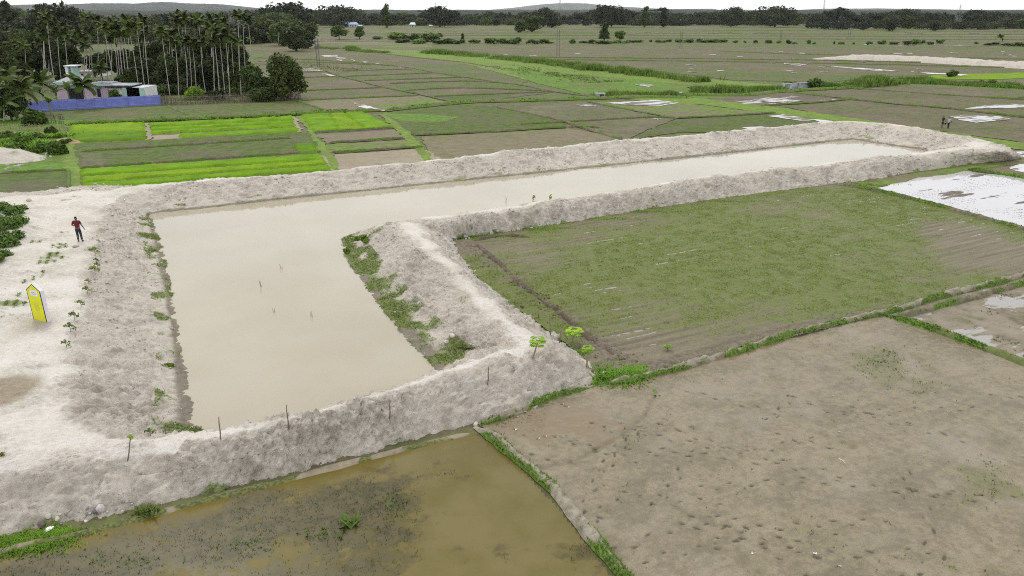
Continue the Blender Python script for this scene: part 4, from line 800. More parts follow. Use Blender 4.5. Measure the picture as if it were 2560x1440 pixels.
GT2=[(330,206,120),(375,210,108),(425,208,100),(470,205,112),(515,209,102),(560,206,98),(600,208,112),(300,203,128),(255,200,130),(60,210,95),(150,208,92),(20,214,100)]
for i,(px,b,tp) in enumerate(GT2): tree_px('broadleaf_tree','dark tree in the shade at the back of the palm grove','tree','round',px,b,tp,80,'dark',1800,.5,140+i,'dark trees at the back of the grove')
BU=[('rounded light green bush behind the bamboo fence','light',490,247,212,68),('bright green low bush at the foot of the large dark tree','green',716,247,198,48),('dark bush at the left of the blue fence','dark',30,300,170,95),('green bush left of the tin fence near the brown fence panels','mid',90,312,262,70),('leafy bush in front of the right wing of the house','mid',287,258,212,34),
 ('dark green bush at the right end of the bamboo fence','dark',660,252,205,80),('dark low thicket behind the bamboo fence, under the middle palms','dark',440,236,205,90),('dark low thicket left of the middle of the grove','dark',370,236,210,70),('dark low thicket under the right palms','dark',590,238,212,80),('dark bush between bamboo fence and light green bush','dark',545,250,222,60)]
for i,(lab,m_,px,b,tp,wp) in enumerate(BU): tree_px('bush',lab,'bush','bush',px,b,tp,wp,m_,1800,.3,40+i)
# coconut palms and bananas at left
def coco(label,bx,by,tx,ty,L,nf,mat='coco',seed=0,lo=-.6,name='coconut_palm',z=0.0):
    b=P(bx,by,z); tp=PY(tx,ty,b[1]); g=np.random.default_rng(seed); t=thing(name,label,'palm tree' if name!='banana_plant' else 'banana plant',b); d=tp-b
    v,f=tube_q([d*s+np.array([.1*math.sin(3*s),0,0]) for s in np.linspace(-.02,1,6)],np.linspace(.16,.1,6),7); obj('trunk',mesh_from('trunk',v,f,True),PALMBARK if name!='banana_plant' else MT['banana'],t)
    v,f=palm_crown(L,nf,g,.9,20,lo,.05); obj('crown',mesh_from('crown',v,f),MT[mat],t,d); return t
coco('young coconut palm with drooping fronds in front of the blue fence',216,271,205,212,3.2,18,'coco',1,-.35)
coco('coconut palm with arching fronds at the left end of the blue fence',62,296,52,222,3.6,15,'palm',2); coco('low coconut palm spreading over the left edge of the photo',10,304,8,262,3.4,13,'coco',3); coco('coconut palm behind the left end of the blue fence',108,270,100,205,3.0,13,'coco',4); coco('dark coconut palm at the left edge under the mango tree',25,262,18,190,3.2,13,'palm',5)
def banana(label,px,base,h,seed):
    b=P(px,base); g=np.random.default_rng(seed); t=thing('banana_plant',label,'banana plant',b); v,f=tube_q([(0,0,-.1),(0,0,h*.5),(0,0,h*.62)],[.13,.1,.06],7); obj('trunk',mesh_from('trunk',v,f,True),simple('banana stem',(.2,.24,.08)),t); PP=[]
    for i in range(8):
        az=i*2.4; el=g.uniform(.7,1.4); L=h*.6; s=np.linspace(0,1,7); e=el-1.9*s**1.4; x=np.concatenate([[0],np.cumsum(np.cos(e[:-1])*L/6)]); z=np.concatenate([[0],np.cumsum(np.sin(e[:-1])*L/6)])+h*.55; wd=.3*np.sin(np.pi*(.08+.9*s))
        vv=np.stack([np.stack([x,wd*sd,z-abs(sd)*wd*.3],1) for sd in(-1,0,1)],1); ca,sa=math.cos(az),math.sin(az); vv=np.stack([vv[...,0]*ca-vv[...,1]*sa,vv[...,0]*sa+vv[...,1]*ca,vv[...,2]],-1); PP.append((vv.reshape(-1,3),gridf(7,3)))
    v,f=join(*PP); obj('leaves',mesh_from('leaves',v,f),MT['banana'],t)
banana('banana plant beside the stair tower behind the blue fence',176,262,4.6,1); banana('banana plant at the left end of the pink house',145,266,4.2,2); banana('small banana plant by the shrubs left of the blue fence',128,285,3.4,3)
# shrubs on the left mound
for i,(px,b,wp,hp,lab) in enumerate(((20,352,60,26,'green shrub at the left edge below the bamboo fence'),(62,362,60,28,'green shrub on the stony mound, second from the left edge'),(100,352,56,24,'green shrub below the middle of the bamboo fence'),(118,378,54,30,'green shrub at the lower right rim of the stony mound'),(146,385,58,36,'rounded green shrub beside the grass path at the foot of the mound'),(85,385,40,20,'low green shrub above the stones of the mound'),(40,375,46,20,'low green shrub above the bare earth of the mound'),(130,338,30,26,'dark narrow shrub before the right end of the bamboo fence'),(165,360,34,14,'small shrub on the ochre earth right of the bamboo fence'))):
    tree_px('shrub',lab,'shrub','bush',px,b,b-hp,wp,'green' if i!=7 else 'mid',900,.22,80+i)
# stony mound
mv=P(10,410); 
def mound(name,label,c,rx,ry,h,rz,mat,seed,res=.25):
    xs=np.arange(-rx*1.1,rx*1.1,res); ys=np.arange(-ry*1.1,ry*1.1,res); X,Y=np.meshgrid(xs,ys,indexing='ij'); q=np.sqrt((X/rx)**2+(Y/ry)**2); Z=h*np.clip(1-q**2*1.1,-.1,1)**1.0*(1+.35*fbm(X*.5,Y*.5,4,seed))+.5*clods(X*.8,Y*.8,seed)*np.clip(1.2-q,0,1)-.05
    a=math.cos(rz),math.sin(rz); WX=c[0]+X*a[0]-Y*a[1]; WY=c[1]+X*a[1]+Y*a[0]; z0=np.zeros_like(X)
    return tag(obj(name,mesh_from(name,np.stack([WX,WY,Z],-1).reshape(-1,3),gridf(len(xs),len(ys)),True,{'top':z0.ravel()+.1,'grn':np.clip(fbm(X*.6,Y*.6,3,seed+2)*.9-.1,0,1).ravel(),'stain':z0.ravel(),'wet':z0.ravel(),'dirt':z0.ravel()}),mat),label,'earth mound',kind='structure')
mound('earth_mound','bare pale earth mound with stones at the left edge',P(-40,395),9,4.2,1.15,-.25,M['bank'],5); mound('earth_mound','small ochre earth heap right of the bamboo fence',P(165,358),2.2,1.5,.6,0,simple('ochre earth',(.30,.22,.12),.95,.35,1.5),7)
# far embankment at right
bund([(2030,148),(2120,149),(2250,153),(2400,161),(2560,171),(2700,180)],7.5,1.6,M['bank'],'long pale earth bank lying across the brown plain at the right',0,lump=.22,name='earth_bank',zb=.1,lo=.35)
for i in range(0):
    a=P(2040+i*90,145+i*3.6); b=P(2040+(i+1)*90,145+(i+1)*3.6); c=(a+b)/2; L=np.linalg.norm(b-a); mound('earth_mound','long pale earth bank lying across the brown plain at the right',c,L*.72,3.8,1.7*(.75 if i==0 else 1),math.atan2(b[1]-a[1],b[0]-a[0]),M['bank'],20+i,.5)
# hedge along the far field bank
HB=[]
def hb(x,b,wd,h,m_='mid',lab=None,kind='bush'): HB.append((x,b,wd,h,m_,lab,kind))
hb(848,99,56,36,'mid','dark leafy tree, left one of a pair left of the canal meadow','round'); hb(899,98,34,34,'mid','narrow leafy tree, right one of a pair left of the canal meadow','round'); hb(1510,106,34,50,'mid','tall tiered tree standing above the far hedge','tier'); hb(1549,102,30,26,'green','small round crowned tree right of the tall tiered tree','round')
hb(2375,192,36,24,'mid','round bush above the yellow green plot behind the hedge','bush'); hb(2036,221,50,36,'green','leafy bush beside the grey culvert wall','bush'); hb(1985,216,60,16,'green','low scrub behind the grey culvert wall'); hb(1740,228,60,18,'mid','dark low bushes at the end of the canal reeds'); hb(1795,226,44,20,'mid','darker bush between reeds and culvert'); hb(2470,214,50,22,'mid','bush in the canal hedge near the right edge'); hb(2520,216,40,16,'green','bright bush in the canal hedge at the right edge'); hb(2270,205,40,16,'green','light bush in the canal hedge at its peak')
hb(985,98,66,24,'green','wide green bush, leftmost of the hedge clump'); hb(1030,100,50,22,'mid','dark bush beside the wide green bush of the hedge clump'); hb(1078,104,72,30,'mid','tallest dark bush of the hedge clump'); hb(1157,107,10,24,'mid','thin upright shrub in the hedge clump','tall')
for x,b,wd,h in ((940,98,40,10),(1010,107,50,14),(1045,109,50,14),(1095,110,60,16),(1125,109,50,18),(1150,110,40,16),(1185,108,36,13),(1225,110,44,20),(1262,109,50,18),(1290,110,50,22),(1330,110,36,15),(1360,109,36,16),(1375,109,24,9),(1432,109,22,15),(1458,108,26,8),(1480,109,26,14),(1515,110,60,14),(1548,108,50,10),(1575,107,26,9),(1600,106,36,8),(1628,105,14,8),(1650,106,34,9),(1672,105,20,9),(1700,106,30,11),(1725,106,40,13),(1755,106,44,12),(1785,106,44,11),(1810,106,30,10),(1838,107,16,9),(1862,107,11,7),(1889,108,13,11),(1921,108,26,11),(1946,108,13,10),(1970,109,22,13),(1987,110,14,6),(2021,110,15,14),(2034,111,10,8),(2085,111,6,11),(2103,111,18,9),(2133,111,9,7),(2170,112,24,12),(2205,111,24,15),(2235,111,30,9),(2262,112,30,14),(2285,111,36,19),(2305,109,20,12),(2325,112,22,11),(2347,109,28,14),(2440,110,14,8),(2480,113,50,10),(2520,115,40,10),(2550,116,40,14)):
    hb(x,b,wd,h)
pro=[]
for s_ in range(4):
    g=np.random.default_rng(300+s_); v,f=join(leaves(blobs_for('bush',1,1,g),600,.075,g),trunk_for('bush',1,1,g)); me_=mesh_from('bush',v,f); me_.materials.append(MT['mid']); pro.append(me_)
pro2=[m_.copy() for m_ in pro]
for m_ in pro2: m_.materials[0]=MT['green']
for i,(x,b,wd,h,m_,lab,kd) in enumerate(HB):
    if lab and kd!='bush' : tree_px('tree',lab,'tree',kd,x,b,b-h,wd,m_,1500,.55,400+i); continue
    q=P(x,b); sc=q[1]/F*1.03; o=obj('bush',(pro2 if m_=='green' or i%3==0 else pro)[i%4],None,None,q); o.scale=(wd*sc,wd*sc*.9,PY(x,b-h,q[1])[2]); o.rotation_euler=(0,0,i*1.7)
    tag(o,lab or 'low dark green bush in the long hedge across the plain','bush',None if lab else 'bushes of the far hedge')
coco('lone small palm standing in the plain at the far right',2502,104,2502,92,2.6,13,'palm',9)
# ---------------------------------------------------------------- far tree line
FT={}
for kd,cnt,wd in (('round',4,1.05),('umbrella',3,2.0),('tall',3,.62),('bush',4,2.4)):
    for c_ in ('far','fargreen'):
        for s_ in range(cnt):
            g=np.random.default_rng(700+s_+len(kd)); n_=900 if kd!='umbrella' else 1300
            v,f=join(leaves(blobs_for(kd,wd,1,g),n_,.065,g),leaves([(0,0,.28,wd*.33,wd*.33,.22)],220,.07,g),trunk_for(kd,wd,1,g)); me_=mesh_from('tree',v,f); me_.materials.append(MT[c_]); FT.setdefault((kd,c_),[]).append(me_)
gq=palm_crown(.28,9,np.random.default_rng(5),.13,9,-.5,.02); gq=(gq[0]+np.array([0,0,.86]),gq[1]); v,f=join(gq,tube_q([(0,0,0),(.02,0,.45),(0,0,.87)],[.018,.014,.012],5)); me_=mesh_from('palm',v,f); me_.materials.append(MT['far']); FT[('palm','far')]=[me_]; FT[('palm','fargreen')]=[me_]
nfar=[0]
def fartree(px,Y,top,kd,c_,label,group,wsc=1.0,name='tree'):
    b=np.array([(px-1280)/F*Y/ (CPT) *1.0,Y,0.]); 
    d=ray(px,top); b[0]=d[0]*Y/d[1]; h=CAMZ+d[2]*Y/d[1]; L=FT[(kd,c_)]; o=obj(name,L[nfar[0]%len(L)],None,None,b); nfar[0]+=1
    s_=h*wsc*rng.uniform(.85,1.2); o.scale=(s_,s_,h); o.rotation_euler=(0,0,rng.uniform(0,6.28)); return tag(o,label,name,group)
SK=np.array([(-120,14),(0,6),(15,10),(60,20),(110,30),(250,34),(400,32),(520,26),(600,25),(640,22),(680,20),(760,27),(800,22),(840,18),(890,20),(920,28),(985,27),(1030,29),(1050,24),(1100,22),(1150,30),(1200,24),(1260,24),(1300,27),(1350,25),(1400,32),(1480,26),(1520,20),(1570,24),(1615,20),(1660,20),(1720,28),(1780,25),(1830,22),(1900,25),(1945,22),(2000,29),(2060,29),(2100,26),(2150,29),(2260,25),(2300,30),(2340,27),(2400,29),(2450,27),(2520,25),(2560,28),(2700,28)],float)
skl=lambda x:np.interp(x,SK[:,0],SK[:,1])
for row,(base,Y0,off,step) in enumerate(((0,690,17,25),(1,770,8,25),(2,860,3,21))):
    x=-130.0
    while x<2700:
        left=x<760; Y=Y0+(190 if 780<x<2010 else 30) if not left else Y0*(.62 if row==0 else .8); top=skl(x)+off*rng.uniform(.6,1.5)+(4 if left and row==0 else 0); top=min(top,52)
        kd=rng.choice(['round','round','tall','umbrella','palm'] if row else ['bush','bush','bush','round']); c_=rng.choice(['far','far','fargreen'])
        fartree(x+rng.uniform(-8,8),Y+rng.uniform(-25,25),top,kd,c_,*(('low dark thicket at the foot of the far tree line','thickets of the far tree line') if row==0 else ('dark tree merging into the long tree line behind the fields','trees of the far tree line')),rng.uniform(.95,1.4) if kd in('round','tall') else 1.15 if kd=='bush' else 1.0,name='thicket' if row==0 else 'tree')
        x+=step*rng.uniform(.7,1.3)*(1.25 if left else .8 if x<2010 else 1)
for px,top,Y,lab,ws in ((715,5,640,'broad domed rain tree rising over the tree line right of the grove',1.0),(840,13,800,'wide domed dark tree above the pair of blue roofed houses',1.25),(1098,19,800,'wide low domed tree above the white houses left of centre',1.3),(1522,12,790,'domed dark tree behind the tall tiered tree',1.1),(1943,15,800,'broad domed tree standing over the tree line right of centre',1.25),(2095,22,800,'flat domed tree behind the white and green house',1.1),(1832,17,800,'domed tree above the white house in the far tree line',.8),(2268,21,800,'broad domed tree over the right part of the tree line',1.0),(1358,22,800,'flat dark tree left of the radio mast',1.1),(2450,24,830,'flat crowned tree in the tree line near the right edge',1.3),(130,8,330,'tall rounded dark tree rising above the mango tree at the left',.75)):
    fartree(px,Y,top,'umbrella','far',lab,None,ws)
fartree(963,9,0,'tall','fargreen','x',None) if False else fartree(963,760,9,'tall','fargreen','tall narrow tree standing over the tree line left of centre',None,1.0)
fartree(1662,780,15,'tall','far','tall tree with a small top above the blue house',None,1.0); fartree(1615,780,16,'tall','fargreen','tall tree left of the blue house',None,.9); fartree(5,420,1,'tall','far','tall dark tree at the upper left corner',None,1.2)
for x,top,Y,m_ in ((735,60,330,'fargreen'),(700,52,380,'fargreen'),(660,50,420,'fargreen'),(760,78,350,'fargreen'),(610,56,400,'far'),(30,70,300,'fargreen'),(75,66,320,'far'),(-20,72,290,'far'),(150,64,330,'far'),(230,60,420,'far'),(300,58,430,'far'),(560,62,420,'far'),(1330,33,620,'fargreen'),(1300,47,600,'fargreen'),(1380,42,760,'far'),(2230,46,640,'far'),(2160,52,660,'far'),(1560,46,880,'far'),(1745,48,900,'far'),(2340,50,640,'far')):
    fartree(x,Y,top,'round',m_,'rounded tree or thicket standing in front of the far tree line','thickets before the tree line',1.3)
for i,x in enumerate(np.arange(775,2015,25)):
    fartree(x+rng.uniform(-9,9),rng.uniform(930,1000),skl(x)+rng.uniform(2,10),['round','umbrella','round'][i%3],['far','fargreen','far','far'][i%4],'dark tree closing the gaps in the middle of the far tree line','trees in the middle of the far tree line',1.5 if i%3!=1 else 1.1,name='broadleaf_tree')
# hills 
def ridge(pts,Y,dp,label,seed,mat):
    xs=np.linspace(pts[0][0],pts[-1][0],260); tops=np.interp(xs,[p[0] for p in pts],[p[1] for p in pts]); V=[]
    for x,t_ in zip(xs,tops):
        p=PY(x,t_,Y); zt=max(2,p[2])
        for u in np.linspace(-1,1,13):
            yy=Y+dp*u; sc=1.0; px_=p[0]*yy/Y; z=zt*max(0,1-abs(u)**1.7); z*=1+.10*float(fbm(px_*4/dp,yy*4/dp,4,seed))+.05*float(vn(px_*60/dp,yy*60/dp,seed+2)); V.append((px_,yy,z-2 if abs(u)==1 else z))
    tag(obj('hills',mesh_from('hills',V,gridf(260,13),True),mat),label,'hills',kind='structure')
hm=simple('forest hills',(.02,.03,.026),.95,.4,.02)
ridge([(-300,16),(0,13),(150,12),(240,9),(330,9),(400,6),(480,8),(560,12),(640,20),(720,27),(800,31),(840,34)],5200,700,'low forested hills fading into haze at the left',3,hm)
ridge([(1180,28),(1280,20),(1340,12),(1420,7),(1480,11),(1560,17),(1650,22),(1800,30)],12500,1200,'very faint mountains in the haze behind the radio mast',5,hm)
ridge([(1380,32),(1440,24),(1520,20),(1650,23),(1780,22),(1830,29),(1950,27),(2060,22),(2200,21),(2330,23),(2450,25),(2600,24),(2800,27)],7500,800,'pale low ridge behind the tree line at the right',7,hm)
xs_=[-400+i*100 for i in range(34)]
ridge([(x_,25.6+.8*math.sin(i*1.7)) for i,x_ in enumerate(xs_)],1500,330,'distant woods behind the tree line reading as one dark mass',9,simple('far woods',(.028,.037,.028),.95,.4,.03))
ridge([(x_,28.0+.9*math.sin(i*2.3)) for i,x_ in enumerate(xs_)],1050,100,'woods just behind the tree line reading as one dark mass',12,simple('near woods',(.026,.035,.024),.95,.5,.08))
for o_ in [q for q in C.objects if q.name.startswith('hills') and 'woods' in q['label']]: o_.name='woods'; o_['kind']='stuff'
# haze
m=MB() if False else None
hz=bpy.data.meshes.new('haze'); x0,x1,y0,y1,z0,z1=-14000,14000,-150,14500,-3,900
hz.from_pydata([(x0,y0,z0),(x1,y0,z0),(x1,y1,z0),(x0,y1,z0),(x0,y0,z1),(x1,y0,z1),(x1,y1,z1),(x0,y1,z1)],[],[(0,3,2,1),(4,5,6,7),(0,1,5,4),(1,2,6,5),(2,3,7,6),(3,0,4,7)])
hm_=bpy.data.materials.new('haze'); hm_.use_nodes=True; hm_.node_tree.nodes.clear(); vo=hm_.node_tree.nodes.new('ShaderNodeVolumePrincipled'); oo=hm_.node_tree.nodes.new('ShaderNodeOutputMaterial'); hm_.node_tree.links.new(vo.outputs[0],oo.inputs['Volume']); vo.inputs['Density'].default_value=3.4e-5; vo.inputs['Color'].default_value=(.93,.97,1,1); vo.inputs['Anisotropy'].default_value=.2
tag(obj('haze',hz,hm_),'thin pale haze over the far plain','haze',kind='stuff')
# ---------------------------------------------------------------- things
def paint(name,c,**k): return simple(name,c,**k)
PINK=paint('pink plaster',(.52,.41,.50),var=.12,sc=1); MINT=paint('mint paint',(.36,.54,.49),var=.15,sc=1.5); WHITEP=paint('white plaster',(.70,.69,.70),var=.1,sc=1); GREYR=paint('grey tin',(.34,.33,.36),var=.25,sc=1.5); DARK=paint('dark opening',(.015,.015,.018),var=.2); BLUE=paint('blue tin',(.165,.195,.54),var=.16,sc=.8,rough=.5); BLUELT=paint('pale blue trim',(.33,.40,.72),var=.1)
CONC=paint('weathered concrete',(.33,.35,.38),var=.4,sc=1.2,rough=.9); BAMB=paint('dry bamboo',(.30,.25,.18),var=.5,sc=3); BAMBD=paint('dark old bamboo',(.14,.115,.09),var=.5,sc=3); STEEL=paint('dark steel',(.11,.11,.115),var=.2); CONPOLE=paint('concrete pole',(.14,.135,.125),var=.25); BROOF=paint('blue roof',(.42,.47,.66),var=.12); WROOF=paint('white roof',(.66,.68,.70),var=.1); GROOF=paint('green roof',(.38,.55,.47),var=.1); BWALL=paint('blue wall',(.13,.16,.45),var=.15); GWALL=paint('grey wall',(.40,.40,.40),var=.2)
# pink house
Yh=P(270,252)[1]; hb_=PY(270,252,Yh); house=thing('house','pink and mint flat roofed house behind the blue fence','house',(hb_[0],Yh,0)); O=np.array([hb_[0],Yh,0])
def hbox(name,x0,x1,y0,y1,d0,d1,mat,par=None,zb=None):
    a=PY(x0,y0,Yh); b=PY(x1,y1,Yh); z0=b[2] if zb is None else zb; m=MB(); par=par or house; off=O if par is house else O
    m.box(((a[0]+b[0])/2-O[0],(d0+d1)/2,(a[2]+z0)/2),(b[0]-a[0],d1-d0,a[2]-z0)); return m.build(name,mat,par)
wl=hbox('wall',206,272,214,0,0,5,PINK,zb=-.1); hbox('roof',199,276,210,214,-.66,4.2,CONC); hbox('fascia',199,276,209.6,214.4,-.72,-.665,MINT); hbox('parapet',204,272,207,210,.1,3.6,CONC)
wn_=hbox('window',241,254,221,242,-.06,.1,DARK); hbox('frame',239,256,219.5,221,-.12,.1,MINT,wn_); hbox('frame',239,241,221,242,-.10,.1,PINK,wn_); hbox('frame',254,256,221,242,-.10,.1,PINK,wn_)
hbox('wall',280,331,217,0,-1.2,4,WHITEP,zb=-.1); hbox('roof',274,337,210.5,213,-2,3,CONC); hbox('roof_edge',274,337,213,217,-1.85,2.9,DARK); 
for x in (317,327): hbox('pillar',x,x+4.5,217,0,-1.9,-1.5,MINT,zb=-.1)
hbox('wall',131,204,212,0,.8,5,PINK,zb=-.1); hbox('door',164,172,222,0,.72,.9,DARK,zb=0); hbox('roof',128,207,206,211,-.36,4.2,CONC); hbox('fascia',128,207,205.6,211.4,-.42,-.365,MINT)
m=MB(); a=PY(136,205,Yh); b=PY(194,205,Yh); c=PY(136,197,Yh)
m.add([(a[0]-O[0],.2,a[2]),(b[0]-O[0],.2,a[2]),(b[0]-O[0],4.5,c[2]),(a[0]-O[0],4.5,c[2]),(a[0]-O[0],.2,a[2]-.12),(b[0]-O[0],.2,a[2]-.12),(b[0]-O[0],4.5,c[2]-.12),(a[0]-O[0],4.5,c[2]-.12)],[(0,1,2,3),(7,6,5,4),(0,4,5,1),(1,5,6,2),(2,6,7,3),(3,7,4,0)]); m.build('tin_roof',GREYR,house)
hbox('stair_tower',152,166,167,204,1.2,3.4,WHITEP); hbox('stair_tower_side',166,178,168,204,1.3,3.3,MINT); hbox('tower_cap',150,180,165,167,1.0,3.6,WHITEP)
def smallhouse(px,base,wpx,hpx,wall,roof,label,dz=.45,Y=None,dep=6,eave=.5,flat=False):
    p=P(px,base); sc=p[1]/F*1.01; wd=wpx*sc; h=PY(px,base-hpx,p[1])[2]; wh_=h*(1-dz); t=thing('house',label,'house',p); m=MB(); m.box((0,0,wh_/2-.1),(wd,dep,wh_+.2)); m.build('wall',wall,t); r=MB(); x,y=wd/2+eave,dep/2+eave
    if flat: r.box((0,0,(wh_+h)/2+.01),(wd+.5,dep+.5,h-wh_))
    else: r.add([(-x,-y,wh_-.1),(x,-y,wh_-.1),(x,y,wh_-.1),(-x,y,wh_-.1),(-x*.62,0,h),(x*.62,0,h)],[(0,1,5,4),(1,2,5),(2,3,4,5),(3,0,4),(3,2,1,0)])
    r.build('roof',roof,t)
    for k in(-.28,.3):
        q=MB(); q.box((k*wd,-dep/2-.02,wh_*.55),(wd*.12,.1,wh_*.35)); q.build('window',DARK,t)
    q=MB(); q.box((0,-dep/2-.02,wh_*.38),(wd*.1,.1,wh_*.74)); q.build('door',DARK,t); return t
for a in ((27,72,26,17,BWALL,BROOF,'small blue house with pale blue roof at the upper left'),(864,67,18,14,BWALL,BROOF,'left one of two blue roofed houses below the wide domed tree'),(884,68,20,13,GWALL,BROOF,'right one of two blue roofed houses, with a pale hipped roof'),(900,68,10,6,BWALL,BROOF,'tiny blue shed right of the blue roofed houses'),(1032,67,12,11,GWALL,WROOF,'small white house in the tree line left of centre'),(1095,62,9,5,GWALL,WROOF,'tiny white roofed hut left of centre'),(1077,66,6,4,WHITEP,WROOF,'tiny pale tent shaped hut before the tree line'),(1706,61,20,12,BWALL,WROOF,'small blue house with white roof right of centre'),(1688,60,10,4,WHITEP,WROOF,'low white shed beside the blue house'),(1816,61,22,10,WHITEP,WROOF,'low white house with pale roof before the tree line'),(1411,57,18,4,GWALL,WROOF,'pale roof of a hut behind bushes below the radio mast')): smallhouse(*a)
smallhouse(1877,56,11,7,WHITEP,WROOF,'small white cube house among the far trees',flat=True,dz=.15); smallhouse(2085,66,27,13,WHITEP,GROOF,'white house with green roof and two dark windows before the tree line',dz=.3); smallhouse(2108,45,18,6,WHITEP,WROOF,'white rooftops showing among the trees behind the white and green house',flat=True,dz=.2); smallhouse(1994,44,14,5,WHITEP,WROOF,'white roof showing under the broad domed tree',dz=.3)
smallhouse(238,190,52,14,WHITEP,GREYR,'pale low house behind the pink house seen through the palms',flat=True,dz=.2); smallhouse(137,70,12,10,WHITEP,WROOF,'small white building glimpsed under the dark trees at the left',dz=.3)
# blue fence
def fence_line(a,b,n): return [a+(b-a)*i/n for i in range(n+1)]
fa,fb=P(60,281),P(404,262); pts=fence_line(fa,fb,8); fen=thing('tin_fence','long blue corrugated tin fence in front of the pink house','fence',fa)
dv_=(fb-fa)/np.linalg.norm(fb-fa); nn_=np.array([-dv_[1],dv_[0],0])
for i in range(8):
    a,b=pts[i]-fa,pts[i+1]-fa; L=np.linalg.norm(b-a)-.02; k=int(L/.09); s=np.arange(k+1)/k*L; h=1.75+.05*(i%3)-.04*(i%2); V=[]
    for q in s:
        off=.018*math.cos(q/.18*2*math.pi); p=a+dv_*q-nn_*off
        V+=[(p[0],p[1],0.02),(p[0],p[1],h),(p[0]+nn_[0]*.02,p[1]+nn_[1]*.02,h),(p[0]+nn_[0]*.02,p[1]+nn_[1]*.02,.02)]
    f=[]
    for j in range(k):
        for u in range(4): f.append((4*j+u,4*j+4+u,4*j+4+(u+1)%4,4*j+(u+1)%4))
    obj('panel',mesh_from('panel',V,f),BLUE,fen)
for zz,nm in ((.28,'rail'),(1.55,'rail')):
    m=MB(); m.tube([fa-fa-nn_*.05+np.array([0,0,zz]),fb-fa-nn_*.05+np.array([0,0,zz])],.022,5); m.build(nm,BLUELT,fen)
for p in pts: m=MB(); q=p-fa+nn_*.08; m.tube([q+np.array([0,0,-.2]),q+np.array([0,0,1.8])],.05,6); m.build('post',BAMBD,fen)
def bamboo(label,pl,h,n,mat,rails=(.35,.85),seed=0,dens=1.0):
    g=np.random.default_rng(seed); W_=[P(*p) for p in pl]; t=thing('bamboo_fence',label,'fence',W_[0]); m=MB(); c=resample(W_,.35); 
    for p in c:
        for k in range(n):
            if g.random()>dens: continue
            q=p-W_[0]+np.array([g.uniform(-.17,.17),g.uniform(-.03,.03),0]); hh=h*g.uniform(.75,1.2); m.tube([q+np.array([0,0,-.1]),q+np.array([g.normal(0,.05),g.normal(0,.04),hh])],.02*g.uniform(.7,1.4),4)
    m.build('pickets',mat,t)
    for r_ in rails:
        m=MB(); m.tube([p-W_[0]+np.array([0,-.05,r_*h+g.normal(0,.02)]) for p in c[::3]]+[c[-1]-W_[0]+np.array([0,-.05,r_*h])],.03,5); m.build('rail',BAMB,t)
    return t
bamboo('pale bamboo picket fence above the shrubs at the left edge',[(-60,323),(60,326),(175,332)],1.0,2,BAMB,seed=1)
bamboo('short dark bamboo fence panel between blue fence and seedbeds',[(100,309),(157,310)],1.5,5,BAMBD,seed=2)
bamboo('dark bamboo fence running along the grove right of the blue fence',[(406,263),(500,260),(600,256),(750,250)],1.55,9,BAMBD,seed=3)
# poles
def hpole(label,px,base,top,gap,extra=False):
    b=P(px,base); tp=PY(px,top,b[1]); h=tp[2]; t=thing('utility_pole',label,'utility pole',b)
    for s_ in(-1,1):
        m=MB(); m.tube([(s_*gap/2,0,-.3),(s_*gap/2-.05,0,h*.5),(s_*gap/2-.1,0,h)],[.14,.12,.10],7); m.build('pole',CONPOLE,t)
    m=MB(); m.box((-.05,0,h*.93),(gap+1.3,.12,.12)); m.box((-.05,0,h*.8),(gap+.5,.1,.1)); m.build('crossarm',STEEL,t)
    for k in(-.5,0,.5):
        m=MB(); m.tube([(k*(gap+1.0)-.05,0,h*.93+.05),(k*(gap+1.0)-.05,0,h*.93+.35)],[.06,.04],6); m.build('insulator',WHITEP,t)
    if extra:
        m=MB(); m.box((0,-.1,h*.70),(1.0,.7,1.1)); m.build('transformer',STEEL,t); m=MB(); m.box((-.6,-.1,h*.86),(.5,.4,.5)); m.box((.4,0,h*.78),(.5,.4,.4)); m.build('switch_box',STEEL,t)
    return t
hpole('double utility pole with transformer right of the grove',797,168,97,.75,True); hpole('double utility pole standing at the canal meadow near the centre',1395,140,74,.85); hpole('double utility pole in front of the hedge right of centre',1702,120,77,.9)
hpole('distant double utility pole beyond the hedge at the right',2122,96,70,1.2); hpole('distant utility pole beyond the hedge, behind a single bush',1951,102,74,.6)
for px,b,tp,lab in ((1455,62,50,'thin pale pole left of the tall tiered tree'),(1525,62,49,'thin pale pole behind the tall tiered tree'),(1892,60,47,'thin pale pole beside the white cube house')):
    q=P(px,b); h=PY(px,tp,q[1])[2]; m=MB(); m.tube([(0,0,0),(0,0,h)],[.3,.22],6); m.box((0,0,h-.4),(1.8,.18,.18)); tag(m.build('pole',WHITEP),lab,'pole').location=q.tolist()
def mast(label,px,top,Y,w0,red=True):
    d=PY(px,top,Y); h=d[2]; m=MB()
    for sx,sy in((1,1),(1,-1),(-1,-1),(-1,1)): m.tube([(sx*w0,sy*w0,0),(sx*w0*.25,sy*w0*.25,h)],[.28,.2],4)
    n_=int(h/4)
    for i in range(n_):
        a,b=i/n_,(i+1)/n_; wa,wb=w0*(1-.75*a),w0*(1-.75*b)
        for (x0,y0),(x1,y1) in (((1,1),(1,-1)),((1,-1),(-1,-1)),((-1,-1),(-1,1)),((-1,1),(1,1))): m.tube([(x0*wa,y0*wa,a*h),(x1*wb,y1*wb,b*h)],.13,4)
    t=thing('radio_mast',label,'mast',(d[0],Y,0)); m.build('lattice',paint('mast paint',(.42,.36,.36),var=.1),t); m=MB(); m.tube([(0,0,h-1),(0,0,h+5)],.15,5); m.build('antenna',STEEL,t)
    for k in range(3): m=MB(); m.box((1.2*math.cos(k*2.1),1.2*math.sin(k*2.1),h-4),(.5,.5,2.4)); m.build('panel',WHITEP,t)
